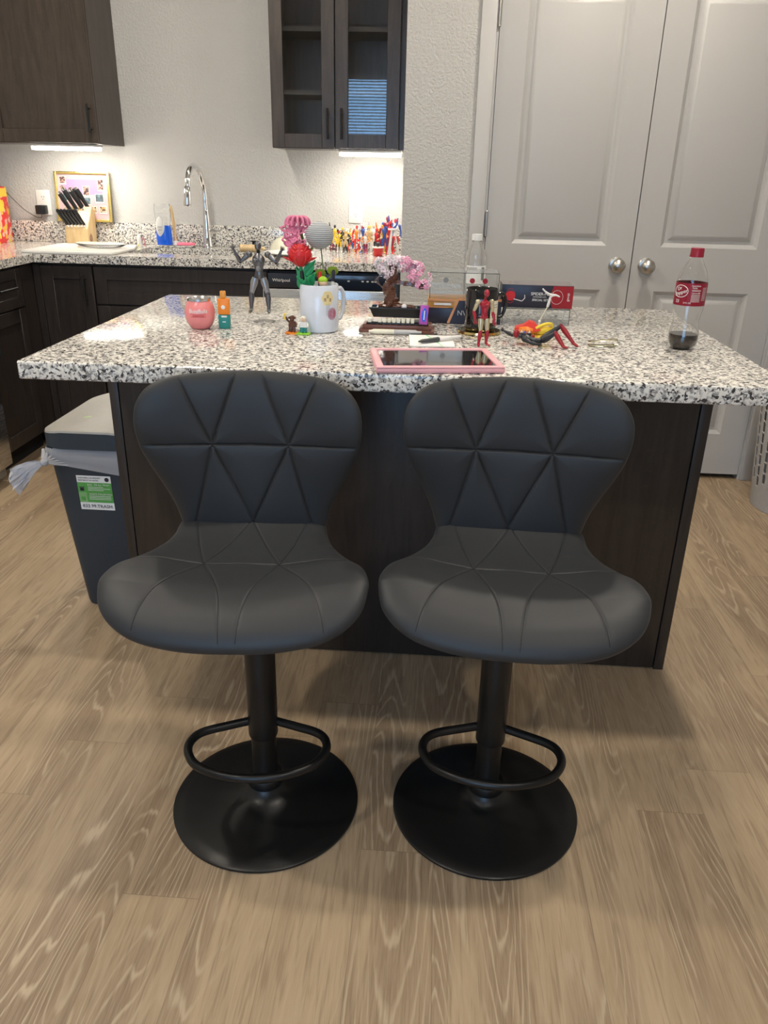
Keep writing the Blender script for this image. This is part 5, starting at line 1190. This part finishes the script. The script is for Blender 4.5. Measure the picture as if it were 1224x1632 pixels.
for k in range(12):
    a = -.5+1.0*k/11; L_ = .085+.02*R3.random(); d = Vector((-.92, -.22+.12*math.sin(k*2), -.25+a*.55)).normalized(); n_ = d.cross(Vector((0, 1, 0))).normalized()
    rows = []
    for f in [q/8 for q in range(9)]:
        wd = (.004+.014*f); c_ = kn+d*L_*f+Vector((0, .005*math.sin(f*7+k), -.035*f*f))
        rows.append([c_+n_*wd*(q-1.5)/1.5+Vector((0, .005*math.sin(q*2.5+k+f*5)*f, 0)) for q in range(4)])
    for ri, row in enumerate(rows):
        for q in range(4): row[q] = row[q]+Vector((0, .004*math.sin(q*3.1+k*1.7)*ri/8, .003*math.sin(k*2.3+ri*1.1)*ri/8))
    b.grid(rows, M['bag'])
b.build('knot', bag)
# sticker on the front
b = MB(); Yf = lambda z: -(.175+(.205-.175)*(z-.012)/.508)-.0012
def sq(x0, x1, z0, z1, m_, d=0): b.prism([(x0, Yf(z0)-d, z0), (x1, Yf(z0)-d, z0), (x1, Yf(z1)-d, z1), (x0, Yf(z1)-d, z1)], (0, .0003, 0), m_)
S = lambda x, z: (x, Yf(z), z)
sx0, sx1, sz0, sz1 = -.050, .052, .340, .450
sq(sx0, sx1, sz0, sz1, M['paper']); gr = M['greenp']; gl = P('green_light', (.22, .45, .18), .5); tx = M['navyp']
sq(sx0, sx1, .364, .428, gr, .0003); sq(sx0, sx0+.024, .364, .396, gl, .0006)
def st(s_, size, x, z, m_, al='LEFT'): b.text(s_, size, m_, lambda u, v, q: (x+u, Yf(z+v)-.0010-q*.5, z+v), al)
st('CUSTOMERS CAN REQUEST', .0054, sx0+.004, .443, tx); st('MUST BE PUT IN THE BIN', .0054, sx0+.004, .435, tx)
st('BAG - TIE ALL TRASH', .0070, sx0+.030, .421, M['white']); st('WASTE COLLECTION', .0070, sx0+.032, .391, M['white'])
for z in (.413, .408, .403, .384, .379, .374): sq(sx0+.030, sx1-.006-(.02 if z in (.413, .403) else 0), z, z+.0014, M['white'], .0006)
sq(sx0+.006, sx0+.018, .401, .411, tx, .0006); sq(sx0+.004, sx0+.020, .412, .414, tx, .0006); sq(sx0+.006, sx0+.018, .370, .382, gr, .0009)
b.lathe([(0, 0), (.0065, 0), (.0065, .0004), (0, .0004)], tx, (.040, Yf(.439)-.0002, .439), 20, 'Y')
st('833.99.TRASH', .0150, (sx0+sx1)/2, .3515, tx, 'CENTER')
b.build('sticker', bo)

# hamper with punched slots
t = thing('laundry_hamper', 'light grey round plastic hamper with oblong holes, at the right edge', 'hamper', (1.575, 3.20, 0))
HR0, HR1, HH = .185, .235, .545
NA, NZ = 300, 144; b = MB(); i = b.mi(M['hamper'])
def hr(z): return HR0+(HR1-HR0)*z/HH
ring = [[b.bm.verts.new((hr(HH*j/NZ)*math.cos(2*PI*k/NA), hr(HH*j/NZ)*math.sin(2*PI*k/NA), HH*j/NZ)) for k in range(NA)] for j in range(NZ+1)]
for j in range(NZ):
    for k in range(NA):
        z = HH*(j+.5)/NZ; hole = False
        if 0.085 < z < .52:
            c = (k+.5)/NA*30; ci = math.floor(c); fx_ = (c-ci-.5)*(2*PI*hr(z)/30); ph = (.0 if ci % 2 else .0235); cz_ = (z+ph)/.047; fz = (cz_-math.floor(cz_)-.5)*.047
            zc = (math.floor(cz_)+.5)*.047-ph
            if .10 < zc < .50:
                dz = max(0, abs(fz)-.0110); hole = math.hypot(fx_, dz) < .0100
        if not hole:
            f = b.bm.faces.new((ring[j][k], ring[j][(k+1) % NA], ring[j+1][(k+1) % NA], ring[j+1][k])); f.material_index = i
bmesh.ops.delete(b.bm, geom=[v for v in b.bm.verts if not v.link_faces], context='VERTS')
o = b.build('basket', t); md = o.modifiers.new('s', 'SOLIDIFY'); md.thickness = .003
b = MB(); b.lathe([(HR1-.006, HH-.004), (HR1+.010, HH-.004), (HR1+.012, HH+.006), (HR1, HH+.012), (HR1-.006, HH+.008), (HR1-.006, HH-.004)], M['hamper'], (0, 0, 0), 64, cap=False); b.build('rim', t)
b = MB(); b.lathe([(0, .0), (HR0-.004, 0), (HR0-.004, .004), (0, .004)], M['hamper'], (0, 0, 0), 48); b.build('bottom', t)
t = thing('laundry', 'dark taupe laundry heaped at the top of the grey hamper', 'laundry', (1.575, 3.20, .50))
b = MB()
for v in b.ball((0, 0, 0), 1, M['cloth'], 40):
    n_ = 1+.10*noise.noise(v.co*2.3); v.co = Vector((v.co.x*.210*n_, v.co.y*.210*n_, v.co.z*.155*n_ if v.co.z > 0 else v.co.z*.03))
b.build('clothes', t)
